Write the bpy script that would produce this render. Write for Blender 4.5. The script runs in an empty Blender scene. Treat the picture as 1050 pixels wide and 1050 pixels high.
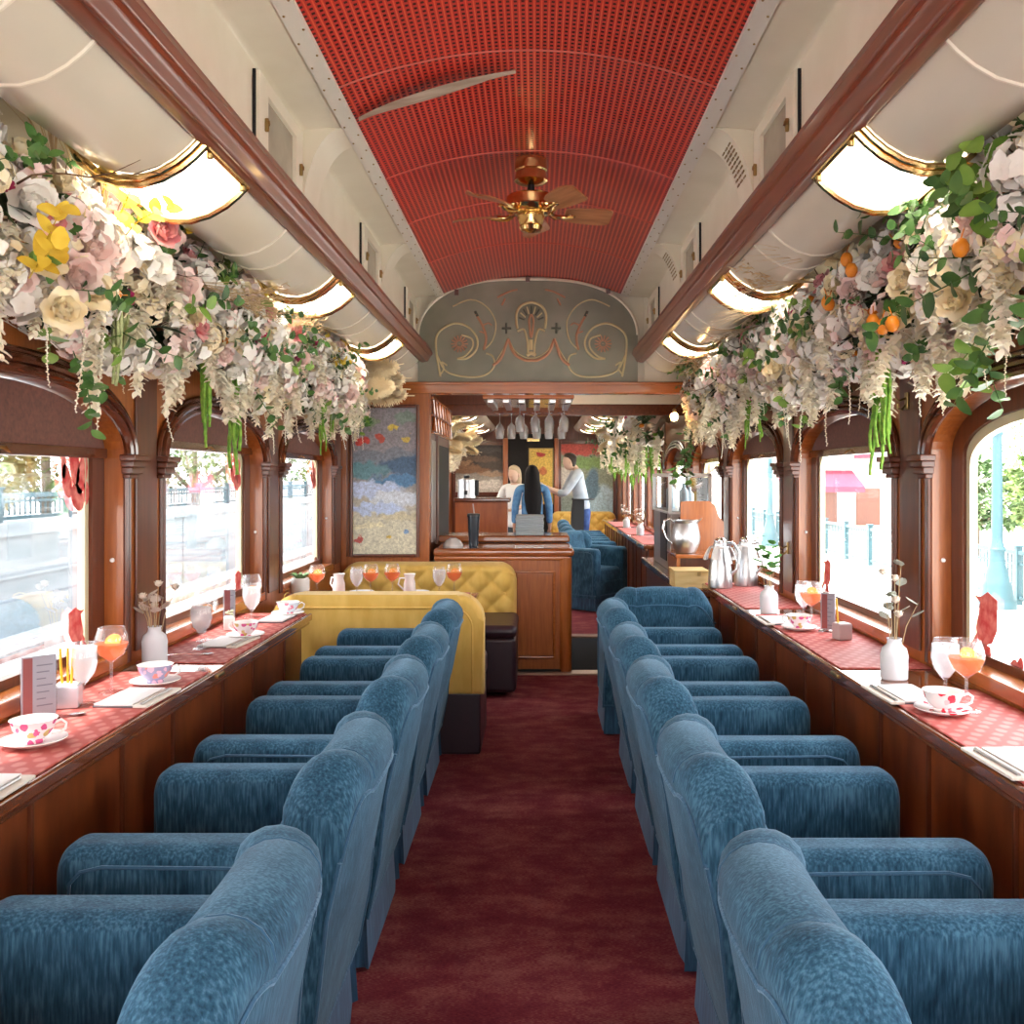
import bpy, bmesh, math, random
from mathutils import Vector, Matrix, Quaternion
rnd = random.Random(7)
PI = math.pi
scn = bpy.context.scene
COL = scn.collection
F, VX, VY, CX, CZ = 970.0, 550.0, 489.0, 0.028, 1.34

def atz(px, py, z):
    """pixel of a point known to lie at height z -> (X, Y)"""
    Y = F * (CZ - z) / (py - VY)
    return (px - VX) * Y / F + CX, Y

# ---------------------------------------------------------------- materials
MATS = {}
def mat(name, col=(.5, .5, .5), rough=.5, metal=0, spec=.5, coat=0, sheen=0, sheen_tint=None, emit=None, estr=0, alpha=1, trans=0, ior=1.45, bump=None, pattern=None):
    m = bpy.data.materials.new(name); m.use_nodes = True
    nt = m.node_tree; N = nt.nodes; L = nt.links
    b = N['Principled BSDF']
    b.inputs['Base Color'].default_value = (*col, 1)
    b.inputs['Roughness'].default_value = rough
    b.inputs['Metallic'].default_value = metal
    b.inputs['Specular IOR Level'].default_value = spec
    b.inputs['Coat Weight'].default_value = coat
    b.inputs['Coat Roughness'].default_value = .08
    b.inputs['Sheen Weight'].default_value = sheen
    if sheen_tint: b.inputs['Sheen Tint'].default_value = (*sheen_tint, 1)
    b.inputs['Transmission Weight'].default_value = trans
    b.inputs['IOR'].default_value = ior
    if emit:
        b.inputs['Emission Color'].default_value = (*emit, 1); b.inputs['Emission Strength'].default_value = estr
    if pattern: pattern(nt, b)
    if bump:
        sc, st = bump
        tc = N.new('ShaderNodeTexCoord'); nz = N.new('ShaderNodeTexNoise'); bp = N.new('ShaderNodeBump')
        nz.inputs['Scale'].default_value = sc; nz.inputs['Detail'].default_value = 3
        bp.inputs['Strength'].default_value = st; bp.inputs['Distance'].default_value = .01
        L.new(tc.outputs['Object'], nz.inputs['Vector']); L.new(nz.outputs['Fac'], bp.inputs['Height']); L.new(bp.outputs['Normal'], b.inputs['Normal'])
    MATS[name] = m
    return m

def ramp_noise(c0, c1, scale=(1, 1, 1), detail=4, lo=.35, hi=.65, mid=None, noise=5, bump=0, rough=None):
    def f(nt, b):
        N = nt.nodes; L = nt.links
        tc = N.new('ShaderNodeTexCoord'); mp = N.new('ShaderNodeMapping'); nz = N.new('ShaderNodeTexNoise'); cr = N.new('ShaderNodeValToRGB')
        mp.inputs['Scale'].default_value = scale
        nz.inputs['Scale'].default_value = noise; nz.inputs['Detail'].default_value = detail
        cr.color_ramp.elements[0].position = lo; cr.color_ramp.elements[0].color = (*c0, 1)
        cr.color_ramp.elements[1].position = hi; cr.color_ramp.elements[1].color = (*c1, 1)
        if mid:
            e = cr.color_ramp.elements.new((lo + hi) / 2); e.color = (*mid, 1)
        L.new(tc.outputs['Object'], mp.inputs['Vector']); L.new(mp.outputs['Vector'], nz.inputs['Vector'])
        L.new(nz.outputs['Fac'], cr.inputs['Fac']); L.new(cr.outputs['Color'], b.inputs['Base Color'])
        if bump:
            bp = N.new('ShaderNodeBump'); bp.inputs['Strength'].default_value = bump; bp.inputs['Distance'].default_value = .004
            L.new(nz.outputs['Fac'], bp.inputs['Height']); L.new(bp.outputs['Normal'], b.inputs['Normal'])
    return f

WOOD0, WOOD1 = (.27, .070, .013), (.40, .122, .026)
DARK0, DARK1 = (.075, .018, .007), (.135, .034, .012)
wood_z = mat('mahogany_upright', rough=.28, coat=.3, pattern=ramp_noise(WOOD0, WOOD1, (16, 16, 1.2), 6, .3, .7))
wood_y = mat('mahogany_lengthwise', rough=.22, coat=.5, pattern=ramp_noise(WOOD0, WOOD1, (9, .8, 9), 6, .3, .7))
wood_x = mat('mahogany_crosswise', rough=.22, coat=.5, pattern=ramp_noise(WOOD0, WOOD1, (.8, 9, 9), 6, .3, .7))
dark_z = mat('dark_mahogany_upright', rough=.3, coat=.25, pattern=ramp_noise(DARK0, DARK1, (9, 9, .8), 6, .3, .7))
dark_y = mat('dark_mahogany_lengthwise', rough=.2, coat=.6, pattern=ramp_noise(DARK0, DARK1, (9, .8, 9), 6, .3, .7))
beam_m = mat('beam_mahogany', rough=.32, coat=.2, pattern=ramp_noise((.145, .028, .009), (.185, .038, .012), (14, 1, 14), 6, .3, .7))
cream = mat('cream_paint', (.66, .60, .47), rough=.38, pattern=ramp_noise((.70, .635, .50), (.75, .69, .56), (1, 1, 1), 3))
cream_gloss = mat('cream_gloss_paint', (.66, .59, .45), rough=.22, coat=.3, pattern=ramp_noise((.68, .62, .49), (.75, .68, .55), (1, .4, 1), 3))
cream_reflection = mat('sash_reflection_cream', (.62, .55, .36), rough=.4, bump=(40, .05))  # pale cream stands in for light reflected on the sash edge
strip_white = mat('white_strip', (.74, .70, .62), rough=.4, bump=(60, .05))
brass = mat('brass', (.75, .52, .22), rough=.18, metal=1, bump=(30, .03))
brass_old = mat('aged_brass', (.36, .25, .10), rough=.3, metal=1, bump=(30, .1))
steel = mat('brushed_steel', (.60, .61, .63), rough=.34, metal=1, bump=(80, .05))
chrome = mat('chrome', (.85, .85, .86), rough=.08, metal=1, bump=(10, .01))
black_m = mat('black_plastic', (.012, .012, .014), rough=.4, bump=(60, .05))
dark_hole = mat('near_black', (.006, .005, .005), rough=.7, bump=(30, .05))
rubber = mat('grey_rubber_floor', (.018, .021, .028), rough=.85, spec=.1, bump=(120, .15))
porcelain = mat('porcelain', (.86, .84, .82), rough=.15, coat=.4, bump=(20, .01))
paper = mat('paper', (.83, .82, .81), rough=.6, bump=(60, .05))
greypaper = mat('grey_blue_card', (.50, .60, .66), rough=.5, bump=(60, .05))
linen = mat('linen_napkin', (.72, .66, .58), rough=.8, bump=(200, .15))
white_plastic = mat('white_enamel', (.78, .79, .79), rough=.3, bump=(20, .02))
lampglass = mat('lamp_lens', (.9, .88, .82), rough=.3, emit=(1, .90, .74), estr=3.4, bump=(20, .02))
bulbglow = mat('bulb_glow', (1, .7, .3), emit=(1, .62, .22), estr=30, bump=(20, .02))

def velvet_pat(c0, c1, c2, scl):
    def f(nt, b):
        N = nt.nodes; L = nt.links
        tc = N.new('ShaderNodeTexCoord'); mp = N.new('ShaderNodeMapping'); nz = N.new('ShaderNodeTexNoise'); n2 = N.new('ShaderNodeTexNoise')
        mp.inputs['Scale'].default_value = scl
        nz.inputs['Scale'].default_value = 9; nz.inputs['Detail'].default_value = 5
        n2.inputs['Scale'].default_value = 11; n2.inputs['Detail'].default_value = 6
        mx = N.new('ShaderNodeMath'); mx.operation = 'MULTIPLY_ADD'; mx.inputs[1].default_value = .62
        m2 = N.new('ShaderNodeMath'); m2.operation = 'MULTIPLY'; m2.inputs[1].default_value = .38
        cr = N.new('ShaderNodeValToRGB')
        E = cr.color_ramp.elements
        E[0].position = .36; E[0].color = (*c0, 1); E[1].position = .66; E[1].color = (*c2, 1)
        e = E.new(.5); e.color = (*c1, 1)
        L.new(tc.outputs['Object'], mp.inputs['Vector']); L.new(mp.outputs['Vector'], nz.inputs['Vector']); L.new(tc.outputs['Object'], n2.inputs['Vector'])
        L.new(n2.outputs['Fac'], m2.inputs[0]); L.new(nz.outputs['Fac'], mx.inputs[0]); L.new(m2.outputs[0], mx.inputs[2])
        L.new(mx.outputs[0], cr.inputs['Fac']); L.new(cr.outputs['Color'], b.inputs['Base Color'])
        bp = N.new('ShaderNodeBump'); bp.inputs['Strength'].default_value = .35; bp.inputs['Distance'].default_value = .003
        L.new(nz.outputs['Fac'], bp.inputs['Height']); L.new(bp.outputs['Normal'], b.inputs['Normal'])
    return f
velvet = mat('blue_velvet', rough=.75, spec=.15, sheen=.32, sheen_tint=(.40, .62, .85), pattern=velvet_pat((.008, .034, .064), (.021, .076, .130), (.066, .168, .255), (19, 32, 2.4)))
velvet_pipe = mat('blue_velvet_piping', (.02, .085, .16), rough=.8, sheen=.6, sheen_tint=(.5, .75, 1), bump=(90, .3))
skirt_m = mat('blue_velvet_skirt', rough=.8, sheen=.4, sheen_tint=(.4, .6, .9), pattern=velvet_pat((.008, .035, .075), (.015, .065, .13), (.04, .13, .24), (8, 8, .7)))
gold_velvet = mat('mustard_upholstery', rough=.7, sheen=.35, sheen_tint=(1, .9, .6), pattern=ramp_noise((.58, .345, .058), (.70, .45, .11), (3, 3, 1), 4, .3, .7, noise=6))
plum = mat('plum_vinyl', (.028, .014, .022), rough=.35, bump=(40, .1))

def ceil_pat(nt, b):
    N = nt.nodes; L = nt.links
    tc = N.new('ShaderNodeTexCoord'); sp = N.new('ShaderNodeSeparateXYZ'); L.new(tc.outputs['Object'], sp.inputs[0])
    def mth(op, a, bb=None, c=None):
        n = N.new('ShaderNodeMath'); n.operation = op
        for i, v in enumerate((a, bb, c)):
            if v is None: continue
            if hasattr(v, 'is_linked'): L.new(v, n.inputs[i])
            else: n.inputs[i].default_value = v
        return n.outputs[0]
    fx = mth('FRACT', mth('MULTIPLY', sp.outputs[0], 46.0))
    fy = mth('FRACT', mth('MULTIPLY', sp.outputs[1], 40.0))
    hx = mth('LESS_THAN', mth('ABSOLUTE', mth('SUBTRACT', fx, .5)), .22)
    hy = mth('LESS_THAN', mth('ABSOLUTE', mth('SUBTRACT', fy, .5)), .24)
    hole = mth('MULTIPLY', hx, hy)
    line = mth('GREATER_THAN', mth('ABSOLUTE', mth('SUBTRACT', fx, .5)), .40)
    m1 = N.new('ShaderNodeMix'); m1.data_type = 'RGBA'; m1.inputs[6].default_value = (.55, .034, .028, 1); m1.inputs[7].default_value = (.74, .12, .055, 1)
    L.new(line, m1.inputs[0])
    m2 = N.new('ShaderNodeMix'); m2.data_type = 'RGBA'; m2.inputs[7].default_value = (.035, .004, .006, 1)
    L.new(hole, m2.inputs[0]); L.new(m1.outputs[2], m2.inputs[6]); L.new(m2.outputs[2], b.inputs['Base Color'])
    inv = mth('SUBTRACT', 1.0, hole)
    bp = N.new('ShaderNodeBump'); bp.inputs['Strength'].default_value = .25; bp.inputs['Distance'].default_value = .002
    L.new(inv, bp.inputs['Height']); L.new(bp.outputs['Normal'], b.inputs['Normal'])
red_ceiling = mat('red_pierced_ceiling', rough=.30, coat=.25, pattern=ceil_pat)
red_seam = mat('red_ceiling_seam', (.56, .13, .10), rough=.35, bump=(40, .05))

def carpet_pat(nt, b):
    N = nt.nodes; L = nt.links
    tc = N.new('ShaderNodeTexCoord')
    mp = N.new('ShaderNodeMapping'); mp.inputs['Scale'].default_value = (1, 1.5, 1)
    n1 = N.new('ShaderNodeTexNoise'); n1.inputs['Scale'].default_value = 5.5; n1.inputs['Detail'].default_value = 7; n1.inputs['Roughness'].default_value = .72
    n2 = N.new('ShaderNodeTexNoise'); n2.inputs['Scale'].default_value = 190; n2.inputs['Detail'].default_value = 2
    mpx = N.new('ShaderNodeMapping'); mpx.inputs['Scale'].default_value = (.5, 2.2, 1)
    cr = N.new('ShaderNodeValToRGB'); E = cr.color_ramp.elements
    E[0].position = .36; E[0].color = (.115, .014, .026, 1); E[1].position = .72; E[1].color = (.38, .16, .125, 1)
    e = E.new(.52); e.color = (.20, .035, .048, 1)
    ad = N.new('ShaderNodeMath'); ad.operation = 'MULTIPLY_ADD'; ad.inputs[1].default_value = .60
    ml = N.new('ShaderNodeMath'); ml.operation = 'MULTIPLY'; ml.inputs[1].default_value = .46
    L.new(tc.outputs['Object'], mp.inputs[0]); L.new(mp.outputs[0], n1.inputs['Vector']); L.new(tc.outputs['Object'], mpx.inputs[0]); L.new(mpx.outputs[0], n2.inputs['Vector'])
    L.new(n2.outputs['Fac'], ml.inputs[0]); L.new(n1.outputs['Fac'], ad.inputs[0]); L.new(ml.outputs[0], ad.inputs[2])
    L.new(ad.outputs[0], cr.inputs['Fac']); L.new(cr.outputs['Color'], b.inputs['Base Color'])
    bp = N.new('ShaderNodeBump'); bp.inputs['Strength'].default_value = .5; bp.inputs['Distance'].default_value = .006
    L.new(n2.outputs['Fac'], bp.inputs['Height']); L.new(bp.outputs['Normal'], b.inputs['Normal'])
carpet = mat('burgundy_carpet', rough=.95, spec=.1, pattern=carpet_pat)

def weave_pat(nt, b):
    N = nt.nodes; L = nt.links
    tc = N.new('ShaderNodeTexCoord'); wv = N.new('ShaderNodeTexWave'); w2 = N.new('ShaderNodeTexWave')
    mp = N.new('ShaderNodeMapping'); mp.inputs['Rotation'].default_value = (0, 0, .62)
    m2 = N.new('ShaderNodeMapping'); m2.inputs['Rotation'].default_value = (0, 0, -.62)
    for w in (wv, w2):
        w.inputs['Scale'].default_value = 7.5; w.inputs['Distortion'].default_value = 1.2; w.inputs['Detail Scale'].default_value = 5
    mx = N.new('ShaderNodeMath'); mx.operation = 'MULTIPLY'
    cr = N.new('ShaderNodeValToRGB'); E = cr.color_ramp.elements
    E[0].position = .10; E[0].color = (.46, .10, .085, 1); E[1].position = .5; E[1].color = (.58, .21, .18, 1)
    L.new(tc.outputs['Object'], mp.inputs[0]); L.new(tc.outputs['Object'], m2.inputs[0])
    L.new(mp.outputs[0], wv.inputs['Vector']); L.new(m2.outputs[0], w2.inputs['Vector'])
    L.new(wv.outputs['Fac'], mx.inputs[0]); L.new(w2.outputs['Fac'], mx.inputs[1])
    L.new(mx.outputs[0], cr.inputs['Fac']); L.new(cr.outputs['Color'], b.inputs['Base Color'])
mat_cloth = mat('salmon_quilted_mat', rough=.6, spec=.25, pattern=weave_pat)

def dabs(nt, b, base, accents, scale=55, grad=None):
    pass

def thin_glass(name, tint=(1, 1, 1), refl=.10, ior=1.45, cap=1.0, frost=0):
    m = bpy.data.materials.new(name); m.use_nodes = True
    nt = m.node_tree; N = nt.nodes; L = nt.links
    N.remove(N['Principled BSDF']); out = N['Material Output']
    t = N.new('ShaderNodeBsdfTransparent'); t.inputs[0].default_value = (*tint, 1)
    g = N.new('ShaderNodeBsdfGlossy'); g.inputs['Roughness'].default_value = .03
    fr = N.new('ShaderNodeFresnel'); fr.inputs[0].default_value = ior
    mp = N.new('ShaderNodeMath'); mp.operation = 'MULTIPLY'; mp.inputs[1].default_value = refl * 10
    nz = N.new('ShaderNodeTexNoise'); nz.inputs['Scale'].default_value = 2
    bp = N.new('ShaderNodeBump'); bp.inputs['Strength'].default_value = .02
    L.new(nz.outputs['Fac'], bp.inputs['Height']); L.new(bp.outputs['Normal'], g.inputs['Normal'])
    mx = N.new('ShaderNodeMixShader')
    mn = N.new('ShaderNodeMath'); mn.operation = 'MINIMUM'; mn.inputs[1].default_value = cap; L.new(mp.outputs[0], mn.inputs[0])
    if frost:
        ms = N.new('ShaderNodeMixShader'); ms.inputs[0].default_value = frost; d1 = N.new('ShaderNodeBsdfTranslucent'); d1.inputs[0].default_value = (.95, .95, .95, 1)
        L.new(t.outputs[0], ms.inputs[1]); L.new(d1.outputs[0], ms.inputs[2]); t = ms
    L.new(fr.outputs[0], mp.inputs[0]); L.new(mn.outputs[0], mx.inputs[0]); L.new(t.outputs[0], mx.inputs[1]); L.new(g.outputs[0], mx.inputs[2]); L.new(mx.outputs[0], out.inputs[0])
    return m
pane_m = thin_glass('window_glass', (.97, .98, .98), .07)
crystal = thin_glass('crystal', (.985, .985, .99), .14, 1.45, .30, .07)
bar_crystal = thin_glass('bar_crystal', (.97, .97, .97), .2, 1.5, .4, .30)
acrylic = thin_glass('acrylic', (.93, .94, .95), .12)
def liquid(name, c, a=.5):
    m = bpy.data.materials.new(name); m.use_nodes = True
    nt = m.node_tree; N = nt.nodes; L = nt.links
    N.remove(N['Principled BSDF'])
    b = N.new('ShaderNodeMixShader'); b.inputs[0].default_value = .5
    df = N.new('ShaderNodeBsdfDiffuse'); tl = N.new('ShaderNodeBsdfTranslucent')
    for q in (df, tl): q.inputs['Color'].default_value = (*c, 1)
    L.new(df.outputs[0], b.inputs[1]); L.new(tl.outputs[0], b.inputs[2])
    nz = N.new('ShaderNodeTexNoise'); nz.inputs['Scale'].default_value = 40
    bp = N.new('ShaderNodeBump'); bp.inputs['Strength'].default_value = .05
    L.new(nz.outputs['Fac'], bp.inputs['Height']); L.new(bp.outputs['Normal'], df.inputs['Normal'])
    t = N.new('ShaderNodeBsdfTransparent'); t.inputs[0].default_value = (*[min(1, x * .4 + .6) for x in c], 1)
    mx = N.new('ShaderNodeMixShader'); mx.inputs[0].default_value = a
    L.new(t.outputs[0], mx.inputs[1]); L.new(b.outputs[0], mx.inputs[2]); L.new(mx.outputs[0], N['Material Output'].inputs[0])
    return m
rose_drink = liquid('rose_wine', (1.0, .34, .14), .5)
water = liquid('iced_water', (.95, .96, .98), .40)
dark_bottle = mat('dark_tumbler', (.02, .028, .04), rough=.25, coat=.3, bump=(20, .02))

# ---------------------------------------------------------------- mesh helpers
def new_bm(): return bmesh.new()
def add_box(bm, x0, x1, y0, y1, z0, z1, bev=0, seg=2):
    r = bmesh.ops.create_cube(bm, size=1)
    vs = r['verts']
    for v in vs:
        v.co = Vector(((x0 + x1) / 2 + v.co.x * (x1 - x0), (y0 + y1) / 2 + v.co.y * (y1 - y0), (z0 + z1) / 2 + v.co.z * (z1 - z0)))
    if bev:
        es = list({e for v in vs for e in v.link_edges})
        bmesh.ops.bevel(bm, geom=es, offset=bev, segments=seg, profile=.5, affect='EDGES')
def add_lathe(bm, prof, n=20, c=(0, 0, 0), close=False):
    rings = []
    for r, z in prof:
        if r < 1e-5: rings.append([bm.verts.new((c[0], c[1], c[2] + z))])
        else: rings.append([bm.verts.new((c[0] + r * math.cos(2 * PI * k / n), c[1] + r * math.sin(2 * PI * k / n), c[2] + z)) for k in range(n)])
    for a, b in zip(rings, rings[1:]):
        for k in range(n):
            k2 = (k + 1) % n
            if len(a) == 1 and len(b) == 1: continue
            if len(a) == 1: bm.faces.new((a[0], b[k2], b[k]))
            elif len(b) == 1: bm.faces.new((a[k], a[k2], b[0]))
            else: bm.faces.new((a[k], a[k2], b[k2], b[k]))
def add_tube(bm, pts, r, n=6, cap=True, closed=False):
    pts = [Vector(p) for p in pts]
    rs = r if isinstance(r, (list, tuple)) else [r] * len(pts)
    rings = []; up = None
    m = len(pts)
    for i, p in enumerate(pts):
        if closed: d = pts[(i + 1) % m] - pts[i - 1]
        else: d = pts[min(i + 1, m - 1)] - pts[max(i - 1, 0)]
        if d.length < 1e-9: d = Vector((0, 0, 1))
        d.normalize()
        if up is None:
            up = Vector((0, 0, 1)) if abs(d.z) < .9 else Vector((1, 0, 0))
        s = d.cross(up)
        if s.length < 1e-6: s = d.orthogonal()
        s.normalize(); up = s.cross(d).normalized()
        rings.append([bm.verts.new(p + (s * math.cos(2 * PI * k / n) + up * math.sin(2 * PI * k / n)) * rs[i]) for k in range(n)])
    prs = list(zip(rings, rings[1:]))
    if closed: prs.append((rings[-1], rings[0]))
    for a, b in prs:
        for k in range(n):
            bm.faces.new((a[k], a[(k + 1) % n], b[(k + 1) % n], b[k]))
    if cap and not closed:
        bm.faces.new(rings[0][::-1]); bm.faces.new(rings[-1])
def add_grid(bm, rows):
    """rows of points -> quads"""
    V = [[bm.verts.new(p) for p in r] for r in rows]
    for a, b in zip(V, V[1:]):
        for k in range(len(a) - 1):
            bm.faces.new((a[k], a[k + 1], b[k + 1], b[k]))
    return V
def add_prism_y(bm, poly, y0, y1, caps=True):
    """closed polygon of (x, z) extruded along Y"""
    a = [bm.verts.new((x, y0, z)) for x, z in poly]; b = [bm.verts.new((x, y1, z)) for x, z in poly]
    n = len(poly)
    for k in range(n):
        bm.faces.new((a[k], a[(k + 1) % n], b[(k + 1) % n], b[k]))
    if caps: bm.faces.new(a[::-1]); bm.faces.new(b)
def add_prism_x(bm, poly, x0, x1):
    a = [bm.verts.new((x0, y, z)) for y, z in poly]; b = [bm.verts.new((x1, y, z)) for y, z in poly]
    n = len(poly)
    for k in range(n):
        bm.faces.new((a[k], a[(k + 1) % n], b[(k + 1) % n], b[k]))
    bm.faces.new(a[::-1]); bm.faces.new(b)
def obj(name, bm, m, parent=None, smooth=True, kind=None, recalc=True, angle=40, loc=None):
    if recalc: bmesh.ops.recalc_face_normals(bm, faces=bm.faces)
    me = bpy.data.meshes.new(name); bm.to_mesh(me); bm.free()
    me.materials.append(m)
    o = bpy.data.objects.new(name, me); COL.objects.link(o)
    if smooth:
        me.polygons.foreach_set('use_smooth', [True] * len(me.polygons))
        try: me.set_sharp_from_angle(angle=math.radians(angle))
        except Exception: pass
        if len(me.polygons) < 12000:
            wn = o.modifiers.new('normals', 'WEIGHTED_NORMAL'); wn.keep_sharp = True; wn.weight = 80
    if parent: o.parent = parent
    if kind: o['kind'] = kind
    if loc: o.location = loc
    return o
def thing(name, label, cat, loc=(0, 0, 0), rotz=0, group=None):
    o = bpy.data.objects.new(name, None); COL.objects.link(o)
    o.empty_display_size = .1
    o.location = loc; o.rotation_euler = (0, 0, rotz); o['label'] = label; o['category'] = cat
    if group: o['group'] = group
    return o
def tag(o, label, cat, group=None):
    o['label'] = label; o['category'] = cat
    if group: o['group'] = group
    return o
KIDS = {}
def dup(root, loc, rotz=0, label=None, group=None, scale=None):
    r = root.copy(); COL.objects.link(r); r.location = loc; r.rotation_euler = (0, 0, rotz)
    if scale: r.scale = (scale, scale, scale)
    if label: r['label'] = label
    if group: r['group'] = group
    if root.name not in KIDS:
        KIDS[root.name] = [(ch, [g for g in bpy.data.objects if g.parent == ch]) for ch in bpy.data.objects if ch.parent == root]
    for ch, gs in KIDS[root.name]:
        c = ch.copy(); COL.objects.link(c); c.parent = r
        for g in gs:
            d = g.copy(); COL.objects.link(d); d.parent = c
    return r
def struct(name, bm, m, parent=None, **k):
    o = obj(name, bm, m, parent, **k)
    o['kind'] = 'structure'
    return o
WORLD, LAMP, EXPO, SUN = 4.0, 7.0, 1.38, 8.0
# ---------------------------------------------------------------- the car: shell
Y0, YB, YE = -2.6, 6.47, 15.0
WX, GX = 1.31, 1.395          # inner wall plane, glass plane
PIL0, PITCH = 3.23, 1.56
HW = .62                      # half width of an arched opening
ZS, ZA = 1.40, 1.605
SILL = .775

bm = new_bm()
add_box(bm, -1.5, 1.5, Y0, 6.43, -.1, 0); add_box(bm, -1.5, 1.5, 7.97, YE, -.1, 0)
struct('floor', bm, carpet, smooth=False)
bm = new_bm(); add_box(bm, -1.5, 1.5, 6.43, 7.97, -.1, -.004)
struct('floor_vestibule', bm, rubber, smooth=False)
for i, y in enumerate((6.45, 7.95)):
    bm = new_bm(); add_box(bm, -1.3, 1.3, y - .06, y + .06, -.02, .012, .004)
    struct('trim_%d' % (i + 1), bm, mat('bronze_strip', (.36, .24, .18), rough=.35, metal=.6, bump=(40, .1)) if i == 0 else MATS['bronze_strip'])

def arch_z(t, w, zs, za, p=2.25):
    t = min(1, abs(t) / w)
    return zs + (za - zs) * (1 - t ** p) ** (1 / p)
def arch_pts(yc, w, zs, za, n=28):
    out = []
    for k in range(n + 1):
        a = PI - PI * k / n
        y = math.cos(a); z = math.sin(a)
        p = 2.25
        out.append((yc + w * math.copysign(abs(y) ** (2 / p), y), zs + (za - zs) * abs(z) ** (2 / p)))
    return out

def side_wall(s, bays, name):
    """s=-1/+1; one mesh with arched openings, its mouldings as parts"""
    bm = new_bm(); X = s * WX; XO = s * (GX + .02)
    top = 2.06
    ys = sorted(bays)
    prev = Y0
    for yc in ys:
        a, b = yc - HW, yc + HW
        add_grid(bm, [[(X, prev, 0), (X, prev, top)], [(X, a, 0), (X, a, top)]])
        add_grid(bm, [[(X, a, 0), (X, a, SILL)], [(X, b, 0), (X, b, SILL)]])
        ar = arch_pts(yc, HW, ZS, ZA)
        add_grid(bm, [[(X, y, z), (X, y, top)] for y, z in ar])
        loop = [(a, SILL)] + ar + [(b, SILL)]
        add_grid(bm, [[(X, y, z), (XO, y, z)] for y, z in loop])
        add_grid(bm, [[(X, a, SILL), (XO, a, SILL)], [(X, b, SILL), (XO, b, SILL)]])
        prev = b
    add_grid(bm, [[(X, prev, 0), (X, prev, top)], [(X, YE, 0), (X, YE, top)]])
    w = struct(name, bm, wood_z, smooth=False)
    # outer skin with rectangular holes keeps the daylight where the windows are
    bm = new_bm(); X2 = s * (GX + .02); prev = Y0
    for yc in ys:
        a, b = yc - HW, yc + HW
        add_grid(bm, [[(X2, prev, 0), (X2, prev, 2.6)], [(X2, a, 0), (X2, a, 2.6)]])
        add_grid(bm, [[(X2, a, 0), (X2, a, SILL)], [(X2, b, 0), (X2, b, SILL)]])
        add_grid(bm, [[(X2, a, ZA + .02), (X2, a, 2.6)], [(X2, b, ZA + .02), (X2, b, 2.6)]])
        prev = b
    add_grid(bm, [[(X2, prev, 0), (X2, prev, 2.6)], [(X2, YE, 0), (X2, YE, 2.6)]])
    struct('outer_skin', bm, dark_z, w, smooth=False)
    for yc in ys:
        if yc < .5: continue
        # arch moulding: three stepped beads following the arch
        bm = new_bm()
        for off, r, pr in ((.012, .016, .012), (.038, .013, .018), (.062, .010, .010)):
            pts = [(X - s * pr, y, z) for y, z in arch_pts(yc, HW + off, ZS + .0, ZA + off)]
            add_tube(bm, pts, r, 8)
        rows = []
        for (y1, z1), (y2, z2) in zip(arch_pts(yc, HW, ZS, ZA), arch_pts(yc, HW + .07, ZS, ZA + .07)):
            rows.append([(X - s * .002, y1, z1), (X - s * .014, y1, z1), (X - s * .014, y2, z2), (X - s * .002, y2, z2)])
        add_grid(bm, rows)
        struct('arch_moulding', bm, dark_y, w)
        for e in (-1, 1):
            ye = yc + e * (HW + .022)
            bm = new_bm()
            for k, (hw, pr, z0, z1) in enumerate(((.038, .026, 1.335, 1.350), (.046, .036, 1.350, 1.372), (.052, .044, 1.372, 1.392), (.060, .052, 1.392, 1.412))):
                add_box(bm, min(X, X - s * pr), max(X, X - s * pr), ye - hw, ye + hw, z0, z1, .004, 2)
            struct('capital', bm, dark_z, w)
            bm = new_bm()
            for off, r in ((.006, .009), (.030, .006)):
                add_tube(bm, [(X - s * .004, yc + e * (HW + off), .735), (X - s * .004, yc + e * (HW + off), 1.34)], r, 8)
            struct('casing_bead', bm, dark_z, w)
        bm = new_bm(); add_box(bm, min(X - s * .014, XO), max(X - s * .014, XO), yc - HW + .002, yc + HW - .002, .735, SILL + .004, .006, 2)
        struct('window_sill', bm, wood_y, w)
    for yc in ys:
        yp = yc + PITCH / 2
        if yp < .5: continue
        bm = new_bm()
        add_box(bm, min(X, X - s * .010), max(X, X - s * .010), yp - .085, yp + .085, .76, 2.04, .004, 2)
        struct('pilaster_panel', bm, dark_z, w)
    bm = new_bm(); add_box(bm, min(X, X - s * .016), max(X, X - s * .016), 1.0, 6.4 if s < 0 else YE, 1.985, 2.045, .006, 2)
    struct('frieze_rail', bm, dark_y, w)
    return w

bays_r = [4.01 + PITCH * k for k in range(-4, 7)]
bays_l = [4.01 + PITCH * k for k in (-4, -3, -2, -1, 0, 1, 3, 4, 5, 6)]
WL = side_wall(-1, bays_l, 'wall_left')
WR = side_wall(1, bays_r, 'wall_right')

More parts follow.
